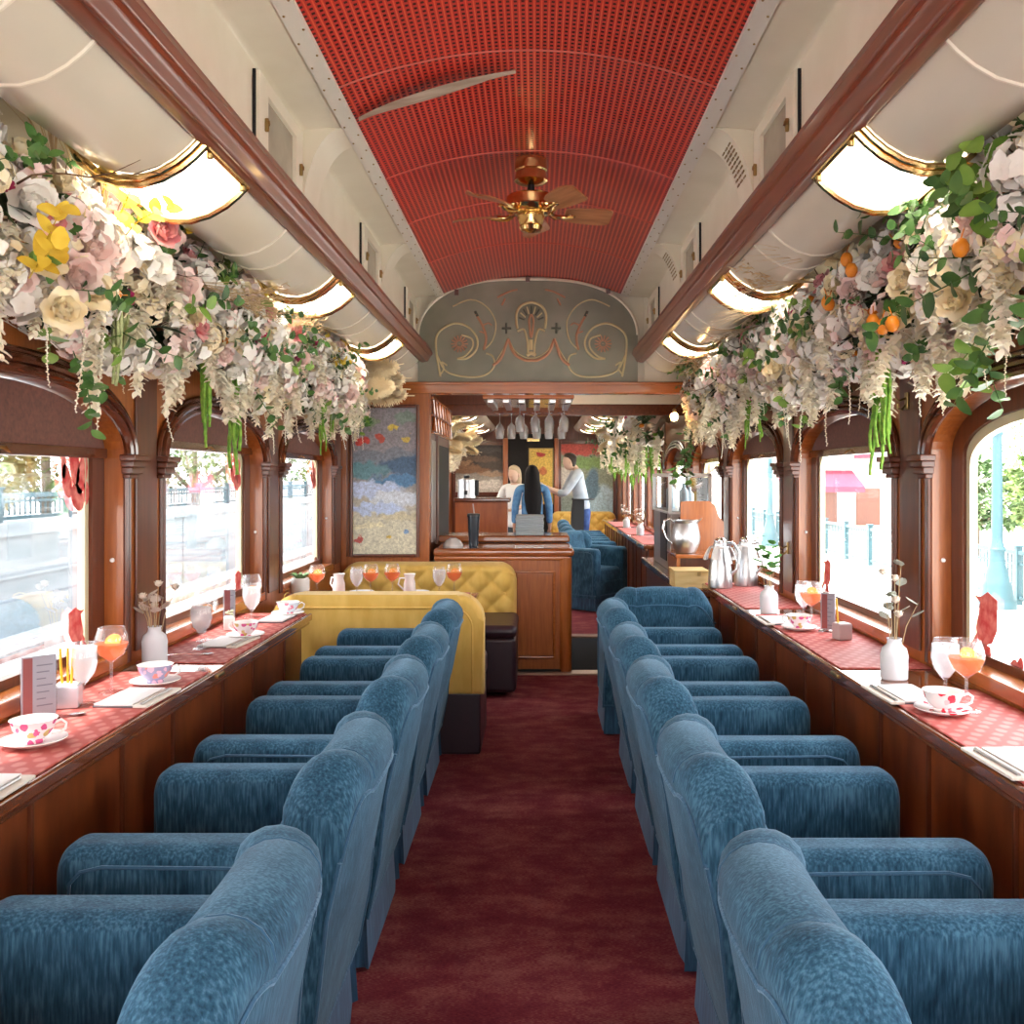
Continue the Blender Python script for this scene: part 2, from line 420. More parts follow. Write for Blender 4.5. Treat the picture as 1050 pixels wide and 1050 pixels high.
shade_m = mat('maroon_shade_cloth', rough=.7, sheen=.2, pattern=ramp_noise((.085, .022, .012), (.17, .05, .028), (1, 1, 1), 5, .3, .7, noise=90))
nwin = 0
def window(s, yc, shade):
    global nwin
    nwin += 1
    X = s * GX
    root = bpy.data.objects.new('window_%d' % nwin, None); COL.objects.link(root); root.location = (X, yc, SILL); root['kind'] = 'structure'
    w2 = .535
    g = new_bm()
    ar = arch_pts(0, w2, ZS - SILL, ZA - SILL - .07)
    add_grid(g, [[(0, y, 0), (0, y, z)] for y, z in ar])
    struct('pane', g, pane_m, root, smooth=False)
    bm = new_bm()
    outer = [(-HW + .004, 0)] + [(y, z) for y, z in arch_pts(0, HW - .004, ZS - SILL, ZA - SILL - .004)] + [(HW - .004, 0)]
    inner = [(-w2, .03)] + [(y, max(z, .03)) for y, z in ar] + [(w2, .03)]
    rows = []
    for (y1, z1), (y2, z2) in zip(outer, inner):
        rows.append([(-s * .001, y1, z1), (-s * .022, y1, z1), (-s * .022, y2, z2), (s * .012, y2, z2)])
    add_grid(bm, rows)
    add_box(bm, min(-s * .022, s * .012), max(-s * .022, s * .012), -HW + .004, HW - .004, 0, .03)
    struct('window_frame', bm, dark_z if s < 0 else dark_z, root)
    if 0 < yc < 9:
        bm = new_bm()
        i2 = [(-w2 + .028, .05)] + [(y * (w2 - .028) / w2, max(z - .028, .05)) for y, z in ar] + [(w2 - .028, .05)]
        rows = []
        for (y1, z1), (y2, z2) in zip(inner, i2):
            rows.append([(-s * .010, y1, z1), (-s * .012, y2, z2), (s * .012, y2, z2)])
        add_grid(bm, rows)
        struct('sash_reflection_strip', bm, cream_reflection, root)  # reflected light on the sash edge, put in as a pale strip
    if 0 < yc < 9:
        bm = new_bm()
        add_lathe(bm, [(0, .012), (.006, .010), (.008, .004), (.005, 0)], 10)
        for v in bm.verts:
            v.co = Vector((-s * .004 + v.co.x - s * .045, HW - .001 - v.co.z, .295 + v.co.y))
        struct('sash_button', bm, porcelain, root)
    if shade:
        zb = shade - SILL
        bm = new_bm()
        prof = [(-.60, zb)] + [(y, z) for y, z in arch_pts(0, .612, ZS - SILL, ZA - SILL - .006) if z > zb] + [(.60, zb)]
        n = len(prof)
        xs = -s * .028
        add_grid(bm, [[(xs, y, zb), (xs, y, (z + zb) / 2), (xs, y, z)] for y, z in prof if z >= zb])
        add_grid(bm, [[(xs + s * .006, y, zb), (xs + s * .006, y, z)] for y, z in prof if z >= zb])
        sh = struct('roller_shade', bm, shade_m, root, smooth=False)
        bm = new_bm(); add_box(bm, xs - .010, xs + .010, -.608, .608, zb - .012, zb + .022, .005, 2)
        struct('shade_rail', bm, dark_y, root)
        bm = new_bm(); add_box(bm, xs - s * .010 - .004, xs - s * .010 + .004, -.02, .02, zb + .002, zb + .012, .003, 2)
        add_tube(bm, [(xs - s * .016, -.012, zb + .007), (xs - s * .03, 0, zb - .004), (xs - s * .016, .012, zb + .007)], .003, 6)
        struct('shade_pull', bm, brass_old, root)
    return root
LSH = {0: 1.455, 1: 1.45}
for yc in bays_l:
    k = round((yc - 4.01) / PITCH)
    window(-1, yc, {-1: 1.41, 0: 1.458, 1: 1.455}.get(k, 1.45))
for yc in bays_r:
    k = round((yc - 4.01) / PITCH)
    window(1, yc, {-1: None, 0: 1.445, 1: 1.46, -2: None}.get(k, 1.46))

# ---------------------------------------------------------------- overhead
YC = 6.44
def sweep(name, prof, m, y0=Y0, y1=YC, parent=None, smooth=True, n=1):
    bm = new_bm()
    add_grid(bm, [[(x, y0 + (y1 - y0) * k / n, z) for x, z in prof] for k in range(n + 1)])
    return struct(name, bm, m, parent, smooth=smooth, angle=50)
vault = [(-.61 + 1.22 * k / 24, 2.582 + .122 * (1 - (2 * k / 24 - 1) ** 2)) for k in range(25)]
CEIL = sweep('ceiling', vault, red_ceiling)
def vz(x): return 2.582 + .122 * (1 - (x / .61) ** 2)
for y in (1.55, 3.02, 3.95, 4.65, 5.5):
    bm = new_bm()
    pts = [(-.605 + 1.21 * k / 20, y, vz(-.605 + 1.21 * k / 20) - .001) for k in range(21)]
    add_tube(bm, pts, .004, 6)
    struct('ceiling_seam', bm, red_seam, CEIL)
tn = 2
BULGE = [(1.06, 2.18), (1.052, 2.14), (1.03, 2.095), (.995, 2.064), (.95, 2.050), (.905, 2.049), (.86, 2.062), (.82, 2.085), (.79, 2.11), (.766, 2.135)]
for s, side in ((-1, 'left'), (1, 'right')):
    sweep('ceiling_deck_' + side, [(s * x, z) for x, z in ((1.31, 2.02), (1.308, 2.06), (1.29, 2.12), (1.25, 2.165), (1.19, 2.188), (1.12, 2.19), (1.06, 2.18))], cream)
    duct = sweep('ceiling_duct_' + side, [(s * x, z) for x, z in BULGE], cream_gloss)
    for y in (1.50, 1.71, 3.02, 3.22, 4.52, 4.73, 5.9):
        bm = new_bm(); add_tube(bm, [(s * x, y, z) for x, z in BULGE], .005, 6)
        struct('duct_band', bm, cream, duct)
    tn += 1
    b = [(.683, 2.192), (.676, 2.178), (.683, 2.165), (.690, 2.160), (.692, 2.150), (.700, 2.142), (.708, 2.128), (.716, 2.121), (.724, 2.124), (.736, 2.118), (.752, 2.118), (.764, 2.124), (.770, 2.135), (.80, 2.20), (.80, 2.215), (.70, 2.215), (.685, 2.205)]
    bm = new_bm(); add_prism_y(bm, [(s * x, z) for x, z in b], Y0, YC)
    struct('trim_%d' % tn, bm, beam_m, angle=30)
    wl = sweep('wall_clerestory_' + side, [(s * .80, 2.20), (s * .80, 2.545), (s * .795, 2.556), (s * .78, 2.562), (s * .648, 2.574)], cream)
    tn += 1
    bm = new_bm(); add_prism_y(bm, [(s * x, z) for x, z in ((.655, 2.580), (.655, 2.566), (.602, 2.572), (.602, 2.586))], Y0, YC)
    st = struct('trim_%d' % (tn + 10), bm, strip_white)
    bm = new_bm()
    for k in range(34):
        y = 1.0 + k * .16
        for dx in (.612, .645):
            add_lathe(bm, [(0, -.004), (.003, -.003), (.004, 0)], 6, (s * dx, y + (.08 if dx > .63 else 0), 2.570 if dx < .63 else 2.567))
    struct('strip_screws', bm, brass_old, st)['kind'] = 'structure'
    # quarter-round ribs across the clerestory
    for y0, y1 in ((-.10, .10), (1.66, 1.86), (3.33, 3.53), (4.98, 5.17)):
        arc = [(.652 + .148 * math.sin(a), 2.215 + (2.568 - 2.215) * math.cos(a)) for a in [PI / 2 * k / 12 for k in range(13)]]
        poly = [(s * x, z) for x, z in arc] + [(s * .802, 2.572)]
        bm = new_bm(); add_prism_y(bm, poly, y0, y1)
        rb = struct('clerestory_rib', bm, cream, wl)
        bm = new_bm()
        if s > 0:
            for j in range(3):
                for i in range(9):
                    a = PI / 2 * (.30 + .04 * i)
                    x, z = .652 + .148 * math.sin(a) - .003, 2.215 + .353 * math.cos(a) - .002
                    yy = y0 + .05 + .05 * j
                    add_box(bm, s * x - .002, s * x + .002, yy - .015, yy + .015, z - .003, z + .003)
            struct('rib_grille', bm, brass_old, rb)
        else:
            bm.free()
# ventilator hatches in the clerestory wall
mesh_m = mat('hatch_mesh', rough=.6, pattern=ramp_noise((.30, .27, .20), (.42, .38, .29), (6, 1, 1), 3))
vent_ls = {(-1, 0): 'cream ventilator hatch nearest the camera above the window side facing the concrete wall', }
hatch0 = {}
for s in (-1, 1):
    for k, (a, b) in enumerate(((2.76, 3.27), (4.43, 4.92), (5.92, 6.38))):
        sd = 'on the booth side' if s < 0 else 'on the coffee-station side'
        od = ('nearest of the three', 'middle of the three', 'farthest of the three')[k]
        t = thing('ventilator_hatch', 'cream ceiling ventilator hatch %s, %s' % (sd, od), 'vent', (s * .80, (a + b) / 2, 2.23), group='ventilator hatches above the beams')
        w = (b - a) / 2
        bm = new_bm()
        x0, x1 = sorted((0, -s * .022))
        add_box(bm, x0, x1, -w, w, 0, .045, .004); add_box(bm, x0, x1, -w, w, .255, .30, .004)
        add_box(bm, x0, x1, -w, -w + .09, .04, .26, .004); add_box(bm, x0, x1, w - .09, w, .04, .26, .004)
        obj('hatch_frame', bm, cream, t)
        bm = new_bm(); add_box(bm, min(0, -s * .008), max(0, -s * .008), -w + .088, w - .088, .043, .257)
        obj('mesh_panel', bm, mesh_m, t)
        bm = new_bm(); add_box(bm, min(-s*.001, -s * .01), max(-s*.001, -s * .01), -w - .006, -w, 0, .30)  # near-black strip stands in for shade along the hatch's near edge
        obj('hatch_edge_shade', bm, dark_hole, t)
        for yy in (-w + .05, w - .05):
            bm = new_bm(); add_box(bm, min(-s * .022, -s * .034), max(-s * .022, -s * .034), yy - .005, yy + .005, .135, .175, .003)
            add_lathe(bm, [(0, .016), (.007, .012), (.008, 0)], 8, (-s * .03, yy, .155))
            obj('latch', bm, brass_old, t)

# lamps let into the duct
def duct_lamp(s, y0, y1, label):
    t = thing('ceiling_lamp', label, 'lamp', (s * .92, (y0 + y1) / 2, 2.05), group='ceiling lamps set into the ducts')
    hy = (y1 - y0) / 2
    base = [(x - .92, z - 2.05) for x, z in BULGE[1:]]
    def off(d):
        out = []
        for i, (x, z) in enumerate(base):
            a = base[max(i - 1, 0)]; b = base[min(i + 1, len(base) - 1)]
            tx, tz = b[0] - a[0], b[1] - a[1]; l = math.hypot(tx, tz)
            nx, nz = tz / l, -tx / l
            if nz > 0 and abs(nz) > abs(nx): nx, nz = -nx, -nz
            cx, cz = 0.0, .09
            if (x - cx) * nx + (z - cz) * nz < 0: nx, nz = -nx, -nz
            out.append((s * (x + d * nx), z + d * nz))
        return out
    ln = off(.014)
    bm = new_bm(); add_grid(bm, [[(x, -hy + 2 * hy * k / 4, z) for x, z in ln] for k in range(5)])
    obj('lamp_lens', bm, lampglass, t)
    fr = off(.020)
    bm = new_bm()
    for yy in (-hy, hy):
        add_tube(bm, [(x, yy, z) for x, z in fr], .011, 8)
        add_tube(bm, [(x, yy + (-.013 if yy < 0 else .013), z) for x, z in off(.010)], .008, 8)
    for x, z in (fr[0], fr[-1]):
        add_tube(bm, [(x, -hy, z), (x, hy, z)], .011, 8)
    fo = obj('brass_frame', bm, brass, t)
    for yy in (-hy * .8, hy * .8):
        for x, z in (fr[0], fr[-1]):
            bm = new_bm(); add_lathe(bm, [(0, -.018), (.008, -.015), (.010, -.006), (.006, 0)], 10, (x, yy, z - .006))
            obj('thumbscrew', bm, brass_old, fo)
    return t
ords = ('nearest', 'second', 'third')
for k in range(-2, 3):
    for s in (-1, 1):
        yc = (2.385 if s < 0 else 2.30) + 1.505 * k
        lb = 'glowing brass-framed ceiling lamp %s, %s' % ('over the concrete-wall windows' if s < 0 else 'over the platform windows', ('above the camera', 'beside the camera', 'nearest in view', 'second along the duct', 'third and last along the duct')[k + 2])
        duct_lamp(s, yc - .158, yc + .158, lb)

# ---------------------------------------------------------------- end wall of the front saloon
bm = new_bm()
add_box(bm, -1.40, -.70, YB, YB + .06, 0, 2.0)
WE = struct('wall_end', bm, wood_z, smooth=False)
bm = new_bm()
add_box(bm, -1.32, 1.32, YB - .05, YB + .07, 1.905, 1.985, .008, 2)
add_box(bm, -1.32, 1.32, YB - .065, YB - .04, 1.962, 1.985, .006, 2)
struct('trim_5', bm, wood_x)
bm = new_bm(); add_box(bm, -.80, .80, YB + .0, YB + .05, 1.97, 2.76); struct('wall_end_lunette_backing', bm, cream, smooth=False)
for s in (-1, 1):
    bm = new_bm(); add_box(bm, s * 1.40 if s < 0 else .765, -.765 if s < 0 else 1.40, YB - .02, YB + .02, 1.985, 2.62)
    struct('wall_end_%s' % ('left_upper' if s < 0 else 'right_upper'), bm, cream, smooth=False)
bm = new_bm()
for x0, x1 in ((-1.31, -1.265), (-.795, -.70)):
    add_box(bm, x0, x1, YB - .02, YB + .01, .0, 1.91, .006, 2)
for z0, z1 in ((.62, .80), (1.83, 1.91)):
    add_box(bm, -1.27, -.79, YB - .018, YB + .01, z0, z1, .006, 2)
struct('end_wall_stile', bm, wood_z, WE)
# lunette panel with painted scrolls
LUN = thing('lunette_panel', 'grey-green arched lunette panel with tan scroll ornament above the bar header', 'panel', (-.03, 6.43, 1.985))
def lun_pts(n=40, w=.747, h=.70):
    out = []
    for k in range(n + 1):
        a = PI - PI * k / n
        out.append((w * math.copysign(abs(math.cos(a)) ** .72, math.cos(a)), .32 + (h - .32) * abs(math.sin(a)) ** 1.0))
    return out
lp = lun_pts()
bm = new_bm()
add_grid(bm, [[(x, 0, 0), (x, 0, z)] for x, z in lp]); add_grid(bm, [[(x, .02, 0), (x, .02, z)] for x, z in lp])
add_grid(bm, [[(x, 0, z), (x, .02, z)] for x, z in lp])
obj('panel_board', bm, mat('lunette_green', rough=.45, coat=.15, pattern=ramp_noise((.17, .165, .115), (.25, .24, .175), (1, 1, 1), 3, noise=3)), LUN, angle=30)
bm = new_bm(); add_tube(bm, [(x, 0, z) for x, z in lp], .010, 8)
obj('panel_edging', bm, cream, LUN)
def lc(cx, cy):
    px, py = 430 + cx / 4.375, 280 + cy / 4.375
    return ((px - VX) * 6.43 / F + CX + .03, -.004, CZ + (VY - py) * 6.43 / F - 1.985)
tan = mat('lunette_tan', (.56, .46, .25), rough=.45, bump=(60, .1)); salmon = mat('lunette_salmon', (.48, .23, .13), rough=.5, bump=(60, .1)); gdk = mat('lunette_dark_green', (.07, .075, .05), rough=.5, bump=(60, .1))
bt, bs, bg = new_bm(), new_bm(), new_bm()
def pl(bm, pts, r, mirror=True):
    def cat(P):
        out = []
        for i in range(len(P) - 1):
            p0, p1, p2, p3 = P[max(i - 1, 0)], P[i], P[i + 1], P[min(i + 2, len(P) - 1)]
            for k in range(6):
                t = k / 6
                out.append(tuple(.5 * (2 * p1[j] + (p2[j] - p0[j]) * t + (2 * p0[j] - 5 * p1[j] + 4 * p2[j] - p3[j]) * t * t + (3 * p1[j] - p0[j] - 3 * p2[j] + p3[j]) * t ** 3) for j in (0, 1)))
        return out + [P[-1]]
    C = cat(pts) if len(pts) > 2 else pts
    for mm in ((0, 1) if mirror else (0,)):
        add_tube(bm, [lc(1004 - x if mm else x, y) for x, y in C], r * 1.3, 6)
pl(bt, [(95, 465), (75, 340), (85, 270), (150, 228), (215, 240), (258, 290), (255, 345), (215, 382), (170, 385)], .006)
pl(bt, [(170, 385), (205, 372), (238, 335), (235, 295), (190, 278)], .005)
pl(bt, [(90, 460), (110, 430), (100, 400), (125, 415)], .005)
pl(bt, [(80, 370), (120, 440), (200, 465), (290, 460), (335, 420), (330, 375), (300, 360)], .005)
pl(bt, [(150, 150), (230, 120), (300, 150), (342, 220), (330, 300), (290, 345)], .004)
pl(bs, [(255, 185), (285, 240), (300, 290), (290, 345)], .007)
pl(bs, [(285, 235), (310, 225), (325, 235)], .004); pl(bs, [(270, 262), (300, 272)], .004)
pl(bs, [(330, 415), (365, 385), (390, 320), (400, 295)], .008)
pl(bs, [(400, 300), (425, 360), (470, 390), (502, 392)], .008)
pl(bt, [(345, 395), (375, 345), (398, 300), (430, 350), (475, 378), (502, 382)], .003)
pl(bs, [(350, 110), (400, 85), (440, 75)], .005); pl(bs, [(370, 145), (385, 115)], .005)
pl(bg, [(390, 225), (390, 272)], .006); pl(bg, [(370, 248), (412, 248)], .006)
pl(bg, [(250, 172), (262, 195)], .008)
pl(bt, [(440, 250), (435, 190), (455, 150), (502, 132), (549, 150), (569, 190), (564, 250)], .007, False)
pl(bt, [(440, 262), (470, 255), (485, 310), (488, 360)], .006)
pl(bt, [(482, 370), (502, 360), (522, 370)], .010, False)
pl(bt, [(500, 300), (500, 345)], .012, False)
for k in range(9):
    a = PI * (k + .5) / 9
    pl(bt if k % 2 else bg, [(502 + 30 * math.cos(a), 215 - 32 * math.sin(a)), (502 + 56 * math.cos(a), 210 - 62 * math.sin(a))], .004, False)
pl(bs, [(502, 185), (492, 215), (502, 290), (512, 215), (502, 185)], .006, False)
for cx in (180, 824):
    for k in range(14):
        a = 2 * PI * k / 14
        pl(bs, [(cx + 12 * math.cos(a), 318 + 12 * math.sin(a)), (cx + 38 * math.cos(a), 318 + 38 * math.sin(a))], .004, False)
    x, y, z = lc(cx, 318); add_lathe(bt, [(0, -.0), (.008, 0)], 10, (x, y - .004, z))
obj('scrollwork', bt, tan, LUN); obj('garland_ornament', bs, salmon, LUN); obj('dark_ornament', bg, gdk, LUN)
for i, (cx, cy) in enumerate(((168, 88), (486, 28), (846, 80))):
    x, y, z = lc(cx, cy)
    bm = new_bm(); add_box(bm, x - .014, x + .014, -.02, .004, z - .02, z + .02, .003)
    obj('mounting_clip', bm, dark_z, LUN)

# generic garden painting beside the bar (a plain stand-in picture)
def blob_picture(name, bg_lo, bg_hi, blobs, size, dab=26):
    W, H = size
    def f(nt, b):
        N = nt.nodes; L = nt.links
        tc = N.new('ShaderNodeTexCoord'); sp = N.new('ShaderNodeSeparateXYZ')
        vo = N.new('ShaderNodeTexNoise'); vo.inputs['Scale'].default_value = dab * 2.4; vo.inputs['Detail'].default_value = 5; vo.inputs['Roughness'].default_value = .8
        nzv = N.new('ShaderNodeTexNoise'); nzv.inputs['Scale'].default_value = dab * .5; nzv.inputs['Detail'].default_value = 4
        L.new(tc.outputs['Object'], vo.inputs['Vector']); L.new(tc.outputs['Object'], nzv.inputs['Vector'])
        vm = N.new('ShaderNodeVectorMath'); vm.operation = 'MULTIPLY_ADD'; vm.inputs[1].default_value = (.14, .14, .14)
        L.new(nzv.outputs['Color'], vm.inputs[0]); L.new(tc.outputs['Object'], vm.inputs[2]); L.new(vm.outputs[0], sp.inputs[0])
        def mth(op, a, bb=None, c=None):
            n = N.new('ShaderNodeMath'); n.operation = op
            for i, v in enumerate((a, bb, c)):
                if v is None: continue
                if hasattr(v, 'is_linked'): L.new(v, n.inputs[i])
                else: n.inputs[i].default_value = v
            return n.outputs[0]
        def mixc(fac, A, B):
            m = N.new('ShaderNodeMix'); m.data_type = 'RGBA'
            L.new(fac, m.inputs[0])
            for i, v in ((6, A), (7, B)):
                if hasattr(v, 'is_linked'): L.new(v, m.inputs[i])
                else: m.inputs[i].default_value = (*v, 1)
            return m.outputs[2]
        t = N.new('ShaderNodeMapRange'); t.inputs[1].default_value = H * .25; t.inputs[2].default_value = H * .6
        L.new(sp.outputs[2], t.inputs[0])
        col = mixc(t.outputs[0], bg_lo, bg_hi)
        for (u, v, ru, rv, c) in blobs:
            dx = mth('DIVIDE', mth('SUBTRACT', sp.outputs[0], (u - .5) * W + .07), ru * W)
            dz = mth('DIVIDE', mth('SUBTRACT', sp.outputs[2], v * H + .07), rv * H)
            d = mth('ADD', mth('MULTIPLY', dx, dx), mth('MULTIPLY', dz, dz))
            mr = N.new('ShaderNodeMapRange'); mr.interpolation_type = 'SMOOTHSTEP'; mr.inputs[1].default_value = 1.25; mr.inputs[2].default_value = .55; L.new(d, mr.inputs[0])
            col = mixc(mr.outputs[0], col, c)
        hs = N.new('ShaderNodeHueSaturation'); L.new(col, hs.inputs['Color'])
        sc = N.new('ShaderNodeSeparateColor'); L.new(vo.outputs['Color'], sc.inputs[0])
        L.new(mth('MULTIPLY_ADD', sc.outputs[0], 2.6, -.25), hs.inputs['Value'])
        L.new(hs.outputs['Color'], b.inputs['Base Color'])
    return mat(name, rough=.45, pattern=f)
def picture(label, x0, x1, z0, z1, y, m, fw=.03, frame=True, wood=None):
    W, H = x1 - x0, z1 - z0
    t = thing('framed_painting', label, 'painting', ((x0 + x1) / 2, y, z0))
    bm = new_bm(); add_box(bm, -W / 2, W / 2, -.008, .0, 0, H)
    obj('canvas', bm, m, t, smooth=False)
    bm = new_bm()
    for (a, b, c, d) in ((-W / 2 - fw, -W / 2, -fw, H + fw), (W / 2, W / 2 + fw, -fw, H + fw), (-W / 2, W / 2, -fw, 0), (-W / 2, W / 2, H, H + fw)):
        add_box(bm, a, b, -.03, 0, c, d, .006, 2)
    obj('frame', bm, wood or dark_z, t)
    return t
pm = blob_picture('garden_canvas', (.62, .60, .46), (.27, .25, .27),
    [(.5, .66, .9, .05, (.20, .22, .26)), (.9, .60, .5, .07, (.07, .13, .22)), (.1, .57, .45, .06, (.12, .26, .30)), (.75, .50, .5, .045, (.09, .22, .40)), (.25, .44, .6, .06, (.50, .60, .80)), (.7, .38, .45, .05, (.62, .68, .76)), (.35, .31, .5, .045, (.46, .56, .76)),
     (.75, .25, .35, .03, (.56, .52, .36)), (.2, .19, .35, .03, (.72, .68, .48)), (.15, .77, .10, .03, (.55, .06, .045)), (.42, .79, .07, .022, (.50, .09, .06)), (.62, .86, .09, .025, (.62, .46, .08)), (.86, .80, .07, .022, (.58, .42, .09)), (.30, .90, .12, .03, (.24, .30, .20)), (.85, .93, .2, .04, (.20, .26, .22)),
     (.10, .10, .07, .02, (.50, .10, .08)), (.55, .12, .06, .018, (.62, .46, .10)), (.85, .15, .06, .02, (.20, .32, .52))], (.43, 1.0))
picture('tall framed painting of a loosely brushed garden in blue, red and yellow beside the bar', -1.222, -.79 + -.0, .815, 1.81, YB - .012, pm, .022)

# header beams and rooms beyond
bm = new_bm(); add_box(bm, -1.40, 1.40, 6.5, 8.0, 2.30, 2.36)
struct('ceiling_vestibule', bm, cream, smooth=False)
bm = new_bm(); add_box(bm, -1.40, 1.40, 8.0, 8.06, 1.86, 1.955, .006); struct('trim_6', bm, dark_y)
bm = new_bm(); add_box(bm, .0, 1.40, 8.0, 8.05, 1.955, 2.30); struct('wall_header_right', bm, cream, smooth=False)
bm = new_bm(); add_box(bm, -1.40, -.0, 8.0, 8.05, 1.955, 2.30); struct('wall_header_left', bm, dark_z, smooth=False)
bm = new_bm(); add_box(bm, -1.40, 1.40, 8.05, YE, 2.34, 2.40); struct('ceiling_rear', bm, cream, smooth=False)
bm = new_bm(); add_box(bm, -1.42, 1.42, YE, YE + .06, 0, 2.4); struct('wall_rear', bm, dark_z, smooth=False)
bm = new_bm(); add_box(bm, -1.45, 1.45, Y0 - .06, Y0, 0, .55); add_box(bm, -1.45, 1.45, Y0 - .06, Y0, 2.35, 2.75)  # unseen end wall, large openings added to let daylight in
for x0, x1 in ((-1.45, -1.2), (-.45, -.35), (.35, .45), (1.2, 1.45)): add_box(bm, x0, x1, Y0 - .06, Y0, .55, 2.35)
struct('wall_behind', bm, wood_z, smooth=False)
# roof skin above so the sky does not leak in
bm = new_bm(); add_box(bm, -1.45, 1.45, Y0 - .06, YE + .06, 2.76, 2.80); struct('roof', bm, dark_y, smooth=False)
for s in (-1, 1):
    bm = new_bm(); add_grid(bm, [[(s * 1.415, Y0, 2.0), (s * 1.415, Y0, 2.78)], [(s * 1.415, YE, 2.0), (s * 1.415, YE, 2.78)]])
    struct('roof_side_%s' % ('left' if s < 0 else 'right'), bm, dark_y, smooth=False)
    for k, y in enumerate((9.6, 11.2, 12.8, 14.2)):
        t = thing('ceiling_lamp', 'small rear saloon ceiling lamp %s, %s' % ('over the painting side' if s < 0 else 'over the far flowers', ('closest to the bar', 'next after the closest', 'next before the last', 'by the rear wall')[k]), 'lamp', (s * .86, y, 2.06), group='rear saloon ceiling lamps')
        bm = new_bm()
        arc = [(.20 * math.cos(a), -.11 * math.sin(a) + .05) for a in [PI * j / 10 for j in range(11)]]
        add_grid(bm, [[(x, -.16, z) for x, z in arc], [(x, .16, z) for x, z in arc]])
        obj('lamp_lens', bm, lampglass, t)
        bm = new_bm()
        for yy in (-.16, .16): add_tube(bm, [(x, yy, z) for x, z in arc], .014, 6)
        obj('brass_frame', bm, brass, t)
    bm = new_bm()
    arc = [(s * .86 + .24 * math.cos(a), 2.13 - .11 * math.sin(a)) for a in [PI * j / 12 for j in range(13)]]
    add_grid(bm, [[(x, 8.1, z) for x, z in arc], [(x, YE, z) for x, z in arc]])
    struct('ceiling_duct_rear_%s' % ('left' if s < 0 else 'right'), bm, cream_gloss)
    bm = new_bm(); add_box(bm, min(s * 1.1, s * 1.40), max(s * 1.1, s * 1.40), 8.06, YE, 2.12, 2.16)
    struct('ceiling_deck_rear_%s' % ('left' if s < 0 else 'right'), bm, cream)
# ---------------------------------------------------------------- window counters
def counter(s, y0, y1, label, name='window_counter'):
    t = thing(name, label, 'counter', (s * 1.15, (y0 + y1) / 2, 0))
    h = (y1 - y0) / 2
    def bx(bm, xa, xb, *a): add_box(bm, min(s * (xa - 1.15), s * (xb - 1.15)), max(s * (xa - 1.15), s * (xb - 1.15)), *a)
    bm = new_bm(); bx(bm, .992, 1.308, -h, h, .685, .72, .008, 3)
    bx(bm, 1.004, 1.03, -h, h, .668, .69, .006, 2)
    obj('counter_top', bm, lacq, t)
    bm = new_bm(); bx(bm, 1.04, 1.30, -h + .01, h - .01, 0, .69)
    obj('front_panel', bm, wood_front, t, smooth=False)
    y = -h + .15
    while y < h - .1:
        bm = new_bm(); bx(bm, 1.030, 1.045, y - .006, y + .006, .06, .665, .003)
        obj('panel_bead', bm, dark_z, t); y += .34 if round((y + h) / .34) % 2 else .44
    bm = new_bm(); bx(bm, 1.02, 1.045, -h + .01, h - .01, 0, .09, .006)
    obj('kick_board', bm, dark_y, t)
    y = -h + .55
    while y < h:
        bm = new_bm(); bx(bm, .985, .995, y - .035, y + .035, .697, .709, .003)
        obj('brass_plate', bm, brass_old, t); y += 1.55
    return t
lacq = mat('lacquered_counter', rough=.08, coat=.9, pattern=ramp_noise((.10, .028, .009), (.22, .062, .018), (9, .8, 9), 6, .3, .7))
wood_front = mat('counter_front_wood', rough=.3, coat=.35, pattern=ramp_noise((.12, .026, .007), (.25, .06, .014), (9, 3, .9), 6, .3, .7))
counter(-1, -.6, 4.31, 'mahogany window counter running under the concrete-wall windows up to the booth')
counter(1, -.6, 5.52, 'mahogany window counter running under the platform windows up to the steel carafes')
counter(1, 8.5, 14.0, 'mahogany window counter in the rear saloon beyond the bar')
def placemat(s, y0, y1, label, z=.72):
    bm = new_bm(); add_box(bm, -.148, .148, -(y1 - y0) / 2, (y1 - y0) / 2, 0, .005, .002, 1)
    o = obj('place_mat', bm, mat_cloth, loc=(s * 1.156, (y0 + y1) / 2, z)); tag(o, label, 'mat', 'salmon quilted counter mats')
placemat(-1, 1.2, 2.99, 'long salmon quilted mat under the pink floral teacup and menu stand, nearest window')
placemat(-1, 3.14, 4.27, 'salmon quilted mat beside the yellow booth, second window')
placemat(1, 1.2, 2.74, 'salmon quilted mat under the red-petal teacup by the lamp-post window')
placemat(1, 3.05, 4.24, 'salmon quilted mat with small pink box, middle platform window')
placemat(1, 4.45, 5.5, 'salmon quilted mat in front of the two steel carafes')
for k, (a, b) in enumerate(((8.7, 9.9), (10.2, 11.4), (11.8, 13.0))):
    placemat(1, a, b, 'small pink mat on the rear saloon counter, %s' % ('closest to the coffee station', 'middle one', 'farthest one')[k])

